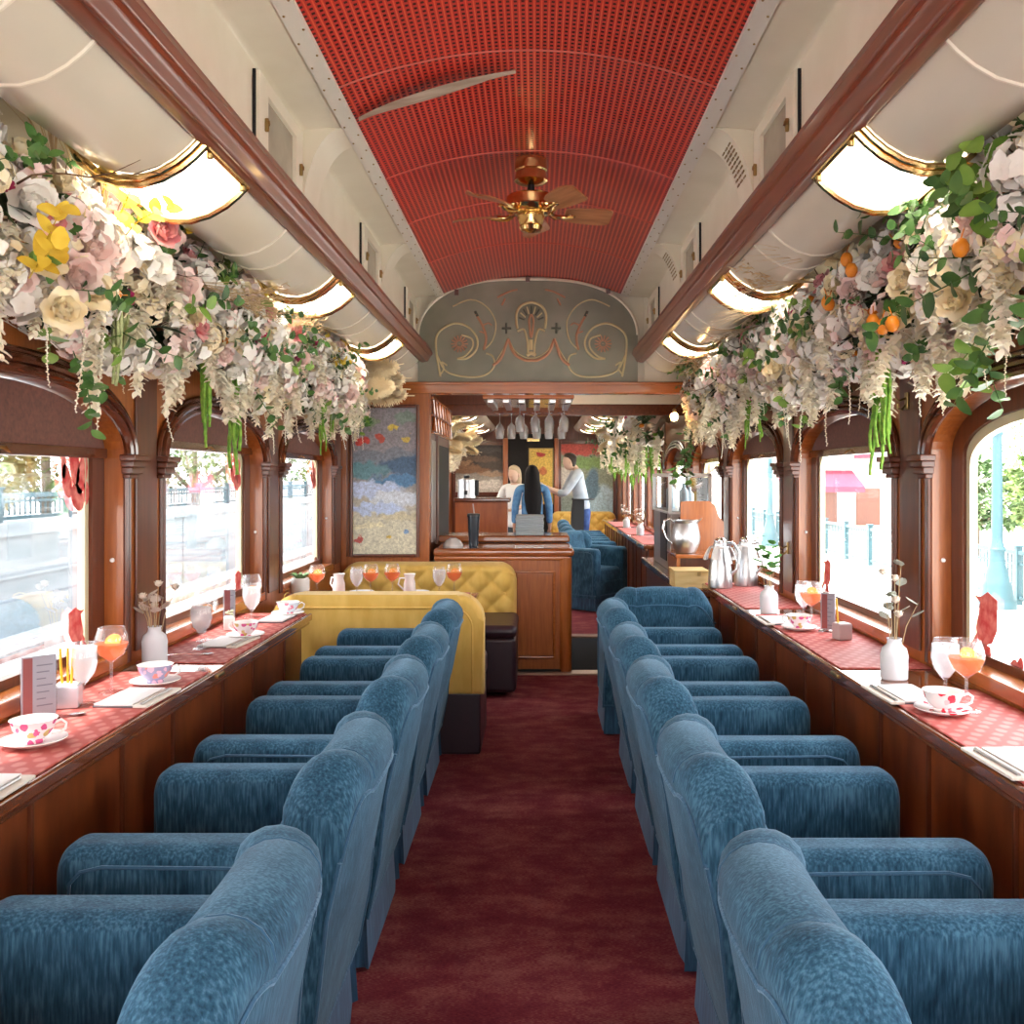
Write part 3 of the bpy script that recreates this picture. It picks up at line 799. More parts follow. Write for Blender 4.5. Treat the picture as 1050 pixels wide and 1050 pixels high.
# ---------------------------------------------------------------- blue club chairs
def back_h(u):
    a = abs(u)
    if a < .5: return .782 - .010 * (a / .5) ** 2.5
    t = (a - .5) / .5
    return .774 + .003 * math.sin(min(1, t * 2.2) * PI) - .10 * max(0, t - .30) ** 2 / .49
def chair_back():
    bm = new_bm()
    nu = 44; rows = []
    for i in range(nu + 1):
        u = -1 + 2 * i / nu
        a = abs(u)
        h = back_h(u)
        y = .262 * u
        yb = .290 * u
        g = 1 - .055 * math.exp(-((a - .5) / .035) ** 2)
        edge = 1 - .30 * max(0, (a - .86) / .14) ** 2
        fw = .05 * a ** 2.2
        T = .135 * edge * (1 - .04 * math.exp(-((a - .5) / .04) ** 2))
        h = .30 + (h - .30) * (1 - .006 * math.exp(-((a - .5) / .03) ** 2))
        # outer face bottom to top, roll, inner face down to the seat
        xo_b, xo_t = -.174, -.300 + fw
        pts = [(xo_b, .15), (xo_b - .03, .30), (xo_b + (xo_t - xo_b) * .62, .48), (xo_t + .006, h - .088)]
        cx, cz, rx, rz = xo_t + T * .52, h - .062, T * .52, .062
        for k in range(11):
            ang = PI * 1.12 - (PI * 1.12 + .25) * k / 10
            pts.append((cx + rx * math.cos(ang) * (1.0 if k else 1), cz + rz * math.sin(ang)))
        xi = cx + rx
        bul = .018 * math.cos(min(a, .5) / .5 * PI / 2) if a < .5 else .014 * math.sin((a - .5) / .5 * PI)
        pts += [(xi + .010 + bul, h - .13), (xi + .035 + bul, h - .22), (xi + .075 + bul, .46), (xi + .10, .38), (xi + .10, .20)]
        rows.append([(x, y + (yb - y) * max(0, min(1, (.60 - z) / .35)), z) for x, z in pts])
    V = add_grid(bm, rows)
    for side in (V[0], V[-1]):
        bm.faces.new(side)
    return bm, rows
def rounded_arm(bm, x0, x1, y0, y1, z0, z1, r=.045):
    add_box(bm, x0, x1, y0, y1, z0, z1)
def make_chair(name, label, m, group):
    t = thing(name, label, 'armchair', group=group)
    bm, rows = chair_back()
    obj('backrest', bm, m, t, angle=60)
    # piping seam following the outer edge of the roll and the two channel seams
    bm = new_bm()
    add_tube(bm, [Vector(r[3]) + Vector((-.002, 0, 0)) for r in rows], .0045, 6)
    for i in (0, len(rows) - 1):
        add_tube(bm, [Vector(p) + Vector((0, (-.003 if i == 0 else .003), 0)) for p in rows[i][:4]], .0045, 6)
    obj('back_piping', bm, velvet_pipe, t)
    bm = new_bm()
    bm.free()
    for u in (-.5, .5):
        i = round((u + 1) / 2 * (len(rows) - 1))
        bm = new_bm()
        add_tube(bm, [Vector(p) for p in rows[i][5:18]], .0025, 5)
        obj('channel_seam', bm, velvet_pipe, t)
    for s in (-1, 1):
        bm = new_bm()
        ya, yb = sorted((s * .180, s * .287))
        # rounded bar swept from the back to a soft front end
        yc_, hw_ = (ya + yb) / 2, (yb - ya) / 2
        rows_ = []
        st = [(-.155, 0), (-.05, 0), (.12, 0)] + [(.262 + .044 * math.sin(PI / 2 * q / 8), 1 - math.cos(PI / 2 * q / 8)) for q in range(9)]
        for x, e in st:
            zt = .624 - .040 * e; w_ = hw_ - .022 * e; r_ = .034
            row = [(x, yc_ - w_, .13), (x, yc_ - w_, .40)]
            for q in range(8):
                a = PI - PI / 2 * q / 7; row.append((x, yc_ - w_ + r_ + r_ * math.cos(a), zt - r_ + r_ * math.sin(a)))
            for q in range(8):
                a = PI / 2 - PI / 2 * q / 7; row.append((x, yc_ + w_ - r_ + r_ * math.cos(a), zt - r_ + r_ * math.sin(a)))
            row += [(x, yc_ + w_, .40), (x, yc_ + w_, .13)]
            rows_.append(row)
        V_ = add_grid(bm, rows_)
        bm.faces.new(V_[-1])
        ao = obj('arm', bm, m, t, angle=75)
        yo = s * .2885
        bm = new_bm()
        add_tube(bm, [(-.17, yo, .582), (.0, yo, .586), (.21, yo, .588), (.252, yo, .578), (.272, yo, .555), (.276, yo, .50), (.270, yo, .16)], .004, 6)
        obj('arm_piping', bm, velvet_pipe, ao)
    bm = new_bm(); add_box(bm, -.10, .285, -.182, .182, .26, .425, .035, 4)
    obj('seat_cushion', bm, m, t)
    bm = new_bm(); add_box(bm, -.165, .292, -.27, .27, .12, .30, .02, 3)
    obj('seat_base', bm, m, t)
    # skirt with kick pleats at the corners
    bm = new_bm()
    loop = []
    xs, ys = (-.172, .302), .286
    def seg(p, q, n=6):
        for k in range(n): loop.append(((p[0] + (q[0] - p[0]) * k / n), (p[1] + (q[1] - p[1]) * k / n)))
    def pleat(cx, cy, dx, dy):
        loop.append((cx - dx * .035, cy - dy * .035)); loop.append((cx * .965, cy * .965)); 
    seg((xs[0], -ys), (xs[1], -ys)); loop.append((xs[1] - .012, -ys + .012))
    seg((xs[1], -ys), (xs[1], ys)); loop.append((xs[1] - .012, ys - .012))
    seg((xs[1], ys), (xs[0], ys)); loop.append((xs[0] + .012, ys - .012))
    seg((xs[0], ys), (xs[0], -ys)); loop.append((xs[0] + .012, -ys + .012))
    loop.append(loop[0])
    add_grid(bm, [[(x * .975, y * .985, .165), (x * .99, y, .10), (x * 1.02, y * 1.015, .012)] for x, y in loop])
    obj('skirt', bm, skirt_m, t, angle=35)
    bm = new_bm(); add_tube(bm, [(xs[0] - .004, -ys, .16), (xs[1], -ys, .16), (xs[1], ys, .16), (xs[0] - .004, ys, .16)], .0045, 6, closed=True)
    obj('skirt_welt', bm, velvet_pipe, t)
    return t
CH0 = make_chair('club_chair', 'blue velvet club chair nearest the camera in the pitcher-side row', velvet, 'blue club chairs facing the windows')
first = True
ordw = ('nearest the camera', 'second from the camera', 'third from the camera', 'fourth from the camera', 'fifth from the camera')
for s, ys in ((1, (1.345, 2.085, 2.83, 3.525, 4.26)), (-1, (1.36, 2.11, 2.84, 3.53, 4.225))):
    for k, y in enumerate(ys):
        lb = 'blue velvet club chair %s in the %s row' % (ordw[k], 'platform-side' if s > 0 else 'booth-side')
        rz = 0 if s > 0 else PI
        if first:
            CH0.location = (.60, y, 0); CH0['label'] = lb; first = False
        else:
            dup(CH0, (s * .60, y, 0), rz, lb)
dup(CH0, (.665, 5.06, 0), PI / 2, 'blue velvet club chair at the row end with its wide scalloped back to the camera', group='blue club chairs facing the windows')
for k, (x, y, r) in enumerate(((.56, 9.75, -.7), (.60, 10.75, 0.05), (.60, 11.55, 0), (.60, 12.4, 0))):
    dup(CH0, (x, y, 0), r, 'blue club chair in the rear saloon, %s' % ('turned towards the aisle beside the bar', 'behind the turned one', 'third along the far counter', 'beside the man in the apron')[k], group='rear saloon blue chairs')

# ---------------------------------------------------------------- booth: two mustard settees and a table
def settee_near():
    t = thing('booth_settee', 'mustard yellow booth settee with smooth back turned to the camera', 'settee', (-.74, 4.62, 0))
    hw = .515
    def outline(z0, w=hw, h=.773, r=.13):
        out = [(-w, z0)]
        for k in range(9):
            a = PI - PI / 2 * k / 8
            out.append((-w + r + r * math.cos(a), h - r + r * math.sin(a)))
        for k in range(9):
            a = PI / 2 - PI / 2 * k / 8
            out.append((w - r + r * math.cos(a), h - r + r * math.sin(a)))
        return out + [(w, z0)]
    bm = new_bm()
    A = outline(.29); 
    v1 = [bm.verts.new((x, -.075, z)) for x, z in A]; v2 = [bm.verts.new((x, .075, z)) for x, z in A]
    n = len(A)
    for k in range(n): bm.faces.new((v1[k], v1[(k + 1) % n], v2[(k + 1) % n], v2[k]))
    f1 = bm.faces.new(v1[::-1]); f2 = bm.faces.new(v2)
    bmesh.ops.bevel(bm, geom=list(f1.edges) + list(f2.edges), offset=.03, segments=4, profile=.5, affect='EDGES')
    obj('backrest', bm, gold_velvet, t, angle=50)
    bm = new_bm(); add_tube(bm, [(x, -.078, z) for x, z in outline(.30, hw - .055, .773 - .062, .10)], .005, 6)
    obj('back_welt', bm, gold_velvet, t)
    bm = new_bm()
    for k in range(11):
        x = -.45 + .09 * k
        add_tube(bm, [(x, -.073, .715), (x, -.045, .767), (x, .0, .7745), (x, .05, .765)], .0022, 5)
    obj('roll_seam', bm, gold_velvet, t)
    bm = new_bm(); add_box(bm, -.50, .50, -.06, .46, .0, .30, .015, 2)
    obj('plinth', bm, plum, t)
    bm = new_bm(); add_box(bm, -.50, .505, .05, .48, .29, .42, .03, 3)
    obj('seat_cushion', bm, plum, t)
    return t
settee_near()
def settee_tufted(label, x0, x1, y, z1, rot=0, depth=.66, cover=plum, name='booth_settee'):
    w = (x1 - x0) / 2
    t = thing(name, label, 'settee', ((x0 + x1) / 2, y, 0), rot)
    nx, nz = 96, 36
    r = .12; zb = .34
    px_, pz_ = .085, .082
    rows = []
    def topz(x):
        a = w - abs(x)
        return z1 if a > r else z1 - r + math.sqrt(max(0, r * r - (r - a) ** 2))
    btn = []
    for i in range(nx + 1):
        x = -w + 2 * w * i / nx
        row = []
        for k in range(nz + 1):
            f = k / nz
            z = zb + (topz(x) - zb) * f
            u, v = x / px_, (z - zb - .06) / pz_
            p, q = u + v, u - v
            d = (abs(math.sin(PI * p / 2)) * abs(math.sin(PI * q / 2))) ** .45
            e = min(1, (w - abs(x)) / .05, (topz(x) - z) / .05 + .0)
            ed = math.sqrt(max(0, 1 - (1 - max(0, e)) ** 2))
            row.append((x, -.075 * ed - .032 * d * ed, z))
        rows.append(row)
    bm = new_bm(); V = add_grid(bm, rows)
    back = [[(x, .05, zb), (x, .05, topz(x)), (x, 0, topz(x))] for x in [-w + 2 * w * i / nx for i in range(nx + 1)]]
    add_grid(bm, back)
    add_grid(bm, [[(s_ * w, 0, zb), (s_ * w, 0, topz(w))] for s_ in (1,)] + [[(w, .05, zb), (w, .05, topz(w))]])
    b = obj('backrest', bm, gold_velvet, t, angle=60)
    for pi in range(-20, 21):
        for qi in range(-20, 21):
            if (pi + qi) % 2: continue
            x = (pi + qi) / 2 * 2 * px_ / 1; z = zb + .06 + (pi - qi) / 2 * 2 * pz_
            for dx, dz in ((0, 0), (px_, pz_)):
                X, Z = x + dx * 0, z + dz * 0
            x, z = (pi + qi) * px_, zb + .06 + (pi - qi) * pz_
            if abs(x) < w - .05 and zb + .02 < z < topz(x) - .05:
                btn.append((round(x, 4), round(z, 4)))
    for x, z in sorted(set(btn)):
        bm = new_bm(); add_lathe(bm, [(0, .008), (.008, .006), (.011, 0)], 8)
        for v in bm.verts: v.co = Vector((x + v.co.x, -.078 - v.co.z, z + v.co.y))
        obj('button', bm, gold_velvet, b)
    bm = new_bm(); add_box(bm, -w - .01, w + .01, -depth, .0, .03, .37, .03, 3)
    obj('seat_base', bm, cover, t)
    bm = new_bm(); add_box(bm, -w - .01, w + .015, -depth - .01, -.06, .36, .44, .035, 4)
    obj('seat_cushion', bm, cover, t)
    return t
settee_tufted('mustard yellow diamond-tufted booth settee against the painting wall', -1.285, -.105, 6.38, .765)
t = settee_tufted('small mustard yellow settee at the far end of the rear saloon', .25, 1.27, 14.75, .80, cover=gold_velvet, depth=.5)
# table
t = thing('booth_table', 'narrow booth table between the mustard settees set with glasses and cups', 'table', (-.80, 5.30, 0))
bm = new_bm(); add_box(bm, -.49, .49, -.24, .27, .63, .66, .01, 2); obj('table_top', bm, lacq, t)
bm = new_bm(); add_lathe(bm, [(.0, .0), (.20, .0), (.20, .02), (.05, .05), (.035, .10), (.035, .60), (.10, .63), (0, .63)], 20); obj('pedestal', bm, brass_old, t)
bm = new_bm(); add_box(bm, -.44, .44, -.20, .23, 0, .004, .0015, 1)
o = obj('place_mat', bm, mat_cloth, loc=(-.80, 5.31, .66)); tag(o, 'salmon mat covering the booth table between the settees', 'mat')

# ---------------------------------------------------------------- bar
BAR = thing('bar_counter', 'mahogany bar counter with rounded corner post and framed end panel', 'bar', (-.22, 6.55, 0))
def W2L(x, y, z=0): return (x + .22, y - 6.55, z)
bm = new_bm(); add_box(bm, -.445, .465, -.09, .37, .0, .80)
obj('bar_body', bm, wood_z, BAR, smooth=False)
bm = new_bm(); add_box(bm, -.455, .505, -.115, .42, .795, .853, .022, 4)
obj('bar_top', bm, mat('bar_top_mahogany', rough=.1, coat=.9, pattern=ramp_noise((.18, .045, .012), (.34, .10, .03), (.8, 9, 9), 6, .3, .7)), BAR)
bm = new_bm(); add_box(bm, -.45, .47, -.105, .38, .77, .80, .008, 2); obj('under_moulding', bm, wood_x, BAR)
bm = new_bm(); add_lathe(bm, [(0, 0), (.045, 0), (.045, .79), (0, .79)], 20, (.445, -.065, 0)); obj('corner_post', bm, wood_z, BAR)
bm = new_bm()
for a, b, c, d in ((.098, .116, .10, .70), (.360, .378, .10, .70), (.10, .376, .10, .118), (.10, .376, .682, .70)):
    add_box(bm, a, b, -.104, -.085, c, d, .006, 2)
obj('panel_moulding', bm, wood_x, BAR)
bm = new_bm(); add_box(bm, .116, .36, -.094, -.085, .118, .682, .004); obj('raised_panel', bm, wood_z, BAR)
bm = new_bm(); add_box(bm, -.445, .46, -.098, .37, 0, .028, .005); obj('kick_plate', bm, dark_hole, BAR)
BACKB = thing('back_bar', 'raised mahogany service ledge behind the bar top', 'counter', (-.13, 7.2, 0))
bm = new_bm(); add_box(bm, -.55, .38, -.16, .22, 0, .86); obj('ledge_body', bm, dark_z, BACKB, smooth=False)
bm = new_bm(); add_box(bm, -.57, .405, -.20, .24, .855, .905, .014, 3); obj('ledge_top', bm, wood_x, BACKB)
# liquor cabinet with lattice
LQ = thing('liquor_cabinet', 'dark cabinet with wine lattice and mirror strip beside the bar', 'cabinet', (-.98, 7.3, 0))
bm = new_bm(); add_box(bm, -.30, .27, -.72, .70, 0, 1.90); obj('cabinet_body', bm, dark_z, LQ, smooth=False)
bm = new_bm()
for k in range(7):
    a = -.70 + .20 * k
    for d in (1, -1):
        y0, z0 = a, 1.66 if d > 0 else 1.88
        add_tube(bm, [(.285, y0, z0), (.285, y0 + .20, z0 + d * .22)], .010, 6)
for z in (1.65, 1.77, 1.89):
    add_box(bm, .27, .295, -.72, .68, z - .008, z + .008)
obj('wine_lattice', bm, wood_y, LQ)
bm = new_bm(); add_box(bm, .268, .278, -.66, -.42, .88, 1.60, .003); obj('mirror_strip', bm, mat('dull_mirror', (.30, .29, .28), rough=.3, metal=.8, bump=(20, .05)), LQ)
bm = new_bm(); add_box(bm, .268, .276, -.28, .60, .88, 1.58, .003); obj('dark_opening', bm, dark_hole, LQ)
bm = new_bm(); add_box(bm, .266, .290, -.39, -.32, .85, 1.64, .004); obj('door_stile', bm, dark_z, LQ)
# rack of hanging glasses
RK = thing('glass_rack', 'mahogany ceiling rack over the bar for hanging stemware', 'rack', (-.02, 7.1, 1.86))
bm = new_bm(); add_box(bm, -.335, .315, -.42, .42, .03, .10, .012, 2); obj('rack_board', bm, wood_x, RK)
bm = new_bm()
for k in range(6): add_box(bm, -.30 + .11 * k, -.255 + .11 * k, -.40, .40, .004, .03, .004)
obj('rack_rail', bm, steel, RK)
bm = new_bm(); 
for x in (-.28, .26): add_tube(bm, [(x, -.2, .10), (x, -.2, .45)], .012, 8); add_tube(bm, [(x, .2, .10), (x, .2, .45)], .012, 8)
obj('hanger', bm, brass_old, RK)
def glass_mesh(kind):
    t = None
    if kind == 'balloon': pr = [(.0, 0), (.036, .001), (.030, .004), (.006, .008), (.004, .02), (.004, .085), (.012, .092), (.034, .108), (.046, .135), (.044, .160), (.035, .185)]
    elif kind == 'goblet': pr = [(.0, 0), (.033, .001), (.028, .004), (.006, .008), (.0045, .02), (.0045, .05), (.012, .058), (.030, .082), (.038, .110), (.037, .135), (.030, .165)]
    else: pr = [(.0, 0), (.032, .001), (.026, .004), (.005, .008), (.0035, .02), (.0035, .075), (.010, .082), (.026, .105), (.032, .130), (.031, .165), (.026, .20)]
    return pr
def make_glass(kind, label, cat, loc, drink=None, level=.145, rot=None, group=None, fruit=False):
    t = thing({'balloon': 'wine_glass', 'goblet': 'water_goblet', 'stem': 'stem_glass'}[kind], label, cat, loc, group=group)
    pr = glass_mesh(kind)
    bm = new_bm(); add_lathe(bm, pr[:6], 20); obj('stem', bm, crystal, t)
    bm = new_bm(); add_lathe(bm, pr[5:], 24); add_tube(bm, [(pr[-1][0] * math.cos(2 * PI * k / 24), pr[-1][0] * math.sin(2 * PI * k / 24), pr[-1][1]) for k in range(24)], .0013, 5, closed=True)
    obj('bowl', bm, crystal, t)
    if drink:
        ins = [(r - .002, z + .001) for r, z in pr[6:] if z < level]
        bm = new_bm(); add_lathe(bm, [(0, ins[0][1])] + ins + [(ins[-1][0] + .001, level), (0, level)], 24)
        obj('drink', bm, drink, t)
        if drink is water:
            bm = new_bm()
            for k in range(5):
                a = rnd.random() * 6.28
                add_box(bm, .014 * math.cos(a) - .009, .014 * math.cos(a) + .009, .014 * math.sin(a) - .009, .014 * math.sin(a) + .009, level - .022 + .005 * k - .01, level - .004 + .005 * k - .01, .003)
            obj('ice', bm, crystal, t)
    if fruit:
        bm = new_bm(); add_lathe(bm, [(0, -.003), (.022, -.003), (.024, 0), (.022, .003), (0, .003)], 14)
        bmesh.ops.rotate(bm, verts=bm.verts, cent=(0, 0, 0), matrix=Matrix.Rotation(1.0, 3, 'X'))
        bmesh.ops.translate(bm, verts=bm.verts, vec=(.005, 0, level + .005))
        obj('orange_slice', bm, orange_m, t)
    if rot: t.rotation_euler = rot
    return t
orange_m = mat('orange_rind', (.85, .30, .03), rough=.4, bump=(90, .2))
g0 = None
near = [(-.09, 6.76), (.02, 6.78), (.12, 6.76), (.225, 6.76), (-.25, 6.86), (-.16, 6.85)]
far = [(-.255, 7.32), (-.165, 7.32), (-.07, 7.32), (.03, 7.32), (.125, 7.32), (.225, 7.32)]
k = 0
for row, nm in ((near[:4], 'nearer'), (far, 'farther')):
    for j, (x, y) in enumerate(row):
        t = make_glass('stem', 'stem glass hanging in the %s rack row over the bar, %s' % (nm, ('first', 'second', 'third', 'fourth', 'fifth', 'sixth')[j] + ' from the lattice cabinet'), 'glass', (x, y, 1.862 if nm == 'nearer' else 1.835), group='stem glasses hanging over the bar')
        for ch in [o_ for o_ in bpy.data.objects if o_.parent == t]: ch.data.materials.clear(); ch.data.materials.append(bar_crystal)
        t.rotation_euler = (PI, 0, 0); t.scale = (1.12, 1.12, 1.0)

def lathe_thing(name, label, cat, loc, prof, m, n=24, rot=0, group=None):
    bm = new_bm(); add_lathe(bm, prof, n)
    o = obj(name, bm, m, loc=loc); o.rotation_euler = (0, 0, rot); tag(o, label, cat, group)
    return o
# on the bar
t = thing('tumbler', 'tall dark travel tumbler with straw on the bar top', 'tumbler', (-.41, 6.60, .853))
bm = new_bm(); add_lathe(bm, [(0, 0), (.030, 0), (.033, .01), (.042, .20), (.043, .215), (0, .215)], 24); obj('body', bm, dark_bottle, t)
bm = new_bm(); add_lathe(bm, [(0, .213), (.045, .213), (.045, .228), (.036, .232), (0, .232)], 24); obj('lid', bm, black_m, t)
bm = new_bm(); add_tube(bm, [(0.005, 0, .225), (-.004, 0, .30)], .004, 8); obj('straw', bm, mat('clear_straw', (.5, .42, .4), rough=.3, bump=(20, .02)), t)
for k in range(8):
    bm = new_bm(); add_box(bm, -.105, .105, -.11, .11, 0, .0175, .003, 1)
    o = obj('menu_folder', bm, greypaper, loc=(-.022 + .002 * math.sin(k * 2), 7.17, .905 + .0185 * k)); o.rotation_euler = (0, 0, .02 * math.sin(k * 3))
    tag(o, 'pale grey-blue menu folder stacked on the bar ledge, %s' % ('bottom of its pile', 'second from the pile bottom', 'third from the pile bottom', 'fourth from the pile bottom', 'fifth from the pile bottom', 'sixth from the pile bottom', 'second from the pile top', 'top of its pile')[k], 'folder', 'menu folders piled on the bar ledge')
bm = new_bm(); add_box(bm, -.10, .10, -.06, .06, 0, .003); o = obj('paper_sheet', bm, paper, loc=(-.02, 6.60, .853)); tag(o, 'white sheet of paper lying flat on the bar top', 'paper')
lathe_thing('bowl', 'upturned white bowl on the bar beside the tumbler', 'bowl', (-.56, 6.68, .853), [(.072, 0), (.070, .012), (.05, .04), (.028, .052), (.024, .056), (0, .056)], porcelain)
# partition and urn in the rear
PT = thing('partition_counter', 'low mahogany partition counter behind the bar carrying the coffee urn', 'counter', (-.55, 9.0, 0))
bm = new_bm(); add_box(bm, -.19, .30, -.05, .25, 0, 1.10); obj('partition_panel', bm, mat('partition_wood', rough=.35, pattern=ramp_noise((.26, .06, .015), (.38, .10, .026), (6, 6, 1), 5, .3, .7)), PT, smooth=False)
bm = new_bm(); add_box(bm, -.20, .33, -.07, .30, 1.10, 1.14, .008); obj('partition_top', bm, dark_y, PT)
t = thing('coffee_urn', 'steel coffee urn standing on the partition counter behind the bar', 'urn', (-.64, 9.08, 1.14))
bm = new_bm(); add_lathe(bm, [(0, 0), (.085, 0), (.085, .17), (.08, .18), (.0, .19)], 24); obj('urn_body', bm, steel, t)
bm = new_bm(); add_lathe(bm, [(.02, .18), (.03, .20), (.03, .215), (0, .22)], 16); obj('lid_knob', bm, black_m, t)
bm = new_bm(); add_box(bm, -.015, .015, -.12, -.08, .03, .07, .005); obj('tap', bm, black_m, t)
bm = new_bm(); add_box(bm, .08, .115, -.02, .02, .02, .17, .006); obj('handle', bm, black_m, t)

# ---------------------------------------------------------------- coffee station
ST = thing('coffee_station', 'dark cabinet of the coffee station at the end of the platform counter', 'cabinet', (1.06, 6.6, 0))
bm = new_bm(); add_box(bm, -.13, .24, -1.05, 1.15, 0, .63); obj('cabinet_body', bm, dark_z, ST, smooth=False)
bm = new_bm(); add_box(bm, -.17, .245, -1.07, 1.17, .63, .68, .012, 3); obj('cabinet_top', bm, dark_y, ST)
bm = new_bm(); add_box(bm, -.145, -.13, -.95, -.10, .08, .56, .004); obj('door', bm, dark_z, ST)
DS = thing('drink_dispenser', 'tall white-edged dispenser cabinet with clear upper case by the coffee station', 'dispenser', (1.10, 7.05, .68))
bm = new_bm(); add_box(bm, -.14, .14, -.45, .45, 0, .42, .008); obj('lower_case', bm, mat('dispenser_steel', (.42, .40, .38), rough=.3, metal=.6, bump=(20, .02)), DS)
bm = new_bm(); add_box(bm, -.147, -.138, -.30, .02, .06, .40, .003); add_box(bm, -.08, .10, -.456, -.448, .04, .38, .003); obj('dark_recess', bm, black_m, DS)
bm = new_bm()
for x in (-.14, .14):
    for y in (-.45, .45): add_box(bm, x - .012, x + .012, y - .012, y + .012, .40, .68, .003)
add_box(bm, -.152, .152, -.462, .462, .66, .685, .005); add_box(bm, -.152, .152, -.462, .462, .40, .415, .004)
obj('white_edging', bm, white_plastic, DS)
bm = new_bm()
add_box(bm, -.136, .136, -.446, .446, .416, .655); obj('clear_case', bm, acrylic, DS, smooth=False)
for x, y, h in ((-.02, -.30, .2), (.05, -.1, .17), (-.05, .15, .21)):
    bm = new_bm(); add_lathe(bm, [(0, 0), (.035, 0), (.035, h * .7), (.014, h * .85), (.014, h), (0, h)], 14, (x, y, .416)); obj('bottle_insert', bm, greypaper, DS)
SH = thing('wooden_shelf', 'wooden shelf with curved backboard holding the steel pitcher', 'shelf', (1.02, 6.02, .68))
bm = new_bm()
prof = [(-.10, 0), (.245, 0), (.245, .36), (.21, .40), (.19, .47), (.15, .50), (.0, .50), (-.04, .495), (-.04, .18), (-.10, .18)]
v1 = [bm.verts.new((x, .22, z)) for x, z in prof]; v2 = [bm.verts.new((x, .245, z)) for x, z in prof]
for k in range(len(prof)): bm.faces.new((v1[k], v1[(k + 1) % len(prof)], v2[(k + 1) % len(prof)], v2[k]))
bm.faces.new(v1[::-1]); bm.faces.new(v2)
obj('backboard', bm, wood_z, SH, smooth=False)
bm = new_bm(); add_box(bm, -.13, .16, -.17, .22, .155, .18, .005); obj('shelf_board', bm, wood_x, SH)
bm = new_bm(); add_box(bm, -.125, -.10, -.16, .22, 0, .155, .004); obj('side_panel', bm, wood_z, SH)
bm = new_bm(); add_box(bm, .13, .155, -.16, .22, 0, .155, .004); obj('side_panel', bm, wood_z, SH)
bm = new_bm(); add_box(bm, -.10, .13, -.10, .20, 0, .155); obj('inner_drawer', bm, dark_z, SH, smooth=False)
t = thing('wooden_box', 'pale bamboo tea box at the front of the coffee station', 'box', (.945, 5.70, .68))
bm = new_bm(); add_box(bm, -.10, .10, -.11, .11, 0, .095, .004); obj('box_body', bm, mat('bamboo', rough=.45, pattern=ramp_noise((.56, .38, .14), (.70, .52, .24), (1, 6, 9), 4)), t)
bm = new_bm(); add_box(bm, -.104, .104, -.114, .114, .095, .108, .004); obj('box_lid', bm, MATS['bamboo'], t)
bm = new_bm(); add_box(bm, .035, .055, -.118, -.110, .075, .100, .003); obj('clasp', bm, brass_old, t)
def pitcher(label, loc, rot):
    t = thing('water_pitcher', label, 'pitcher', loc, rot)
    pr = [(0, 0), (.062, 0), (.066, .008), (.088, .06), (.092, .10), (.082, .155), (.070, .185), (.078, .205), (.074, .204), (.066, .184), (.078, .155), (.086, .10), (.058, .012), (0, .010)]
    bm = new_bm(); add_lathe(bm, pr, 32)
    for v in bm.verts:
        if v.co.z > .17 and v.co.x > 0: v.co.x += (v.co.x / .08) ** 6 * .035 * (1 if v.co.z > .19 else .4); v.co.z += (max(0, v.co.x) / .1) ** 6 * .01
    obj('body', bm, steel, t)
    bm = new_bm(); add_tube(bm, [(-.070, 0, .19), (-.10, 0, .215), (-.135, 0, .20), (-.145, 0, .15), (-.125, 0, .09), (-.085, 0, .055)], .008, 10); obj('handle', bm, chrome, t)
pitcher('large round steel water pitcher on the wooden shelf', (.972, 5.98, .862), 0)
def carafe(label, x, y, rot):
    t = thing('steel_carafe', label, 'carafe', (x, y, .725), rot, 'steel carafes with napkins round the neck')
    bm = new_bm(); add_lathe(bm, [(0, 0), (.064, 0), (.067, .006), (.066, .05), (.060, .12), (.045, .19), (.036, .225), (.038, .24), (.034, .25), (0, .25)], 28); obj('body', bm, steel, t)
    bm = new_bm(); add_lathe(bm, [(0, .25), (.034, .25), (.034, .262), (.02, .275), (0, .278)], 20); add_box(bm, -.012, .012, -.07, -.03, .250, .262, .004); obj('lid', bm, chrome, t)
    bm = new_bm(); add_tube(bm, [(.0, -.036, .235), (0, -.075, .245), (0, -.105, .20), (0, -.095, .11), (0, -.06, .07)], .008, 8); obj('handle', bm, steel, t)
    bm = new_bm()
    rr = random.Random(int(x * 1000))
    for k in range(7):
        a = 2 * PI * k / 7 + .3; r1 = .045; L = .06 + .05 * rr.random()
        rows = []
        for j in range(6):
            f = j / 5
            r = r1 + .012 + .035 * f; z = .225 + .02 * math.sin(f * 2.5) - L * f
            wdt = .010 + .010 * f
            rows.append([(r * math.cos(a) - wdt * math.sin(a) * q, r * math.sin(a) + wdt * math.cos(a) * q, z + .004 * q * q) for q in (-1, 0, 1)])
        add_grid(bm, rows)
    add_tube(bm, [(.042 * math.cos(2 * PI * k / 16), .042 * math.sin(2 * PI * k / 16), .225) for k in range(16)], .008, 6, closed=True)
    obj('neck_napkin', bm, paper, t)
carafe('steel carafe with white napkin ribbons, beside the pale bamboo box', 1.05, 5.26, 1.2)
carafe('steel carafe with white napkin ribbons, closer to the window than its twin', 1.215, 5.36, 1.0)
# small spare parts of the station: cup stack beside the dispenser in the rear
t = thing('cup_stack_holder', 'small white holder on the far side of the dispenser', 'holder', (.97, 8.05, .655)) if False else None
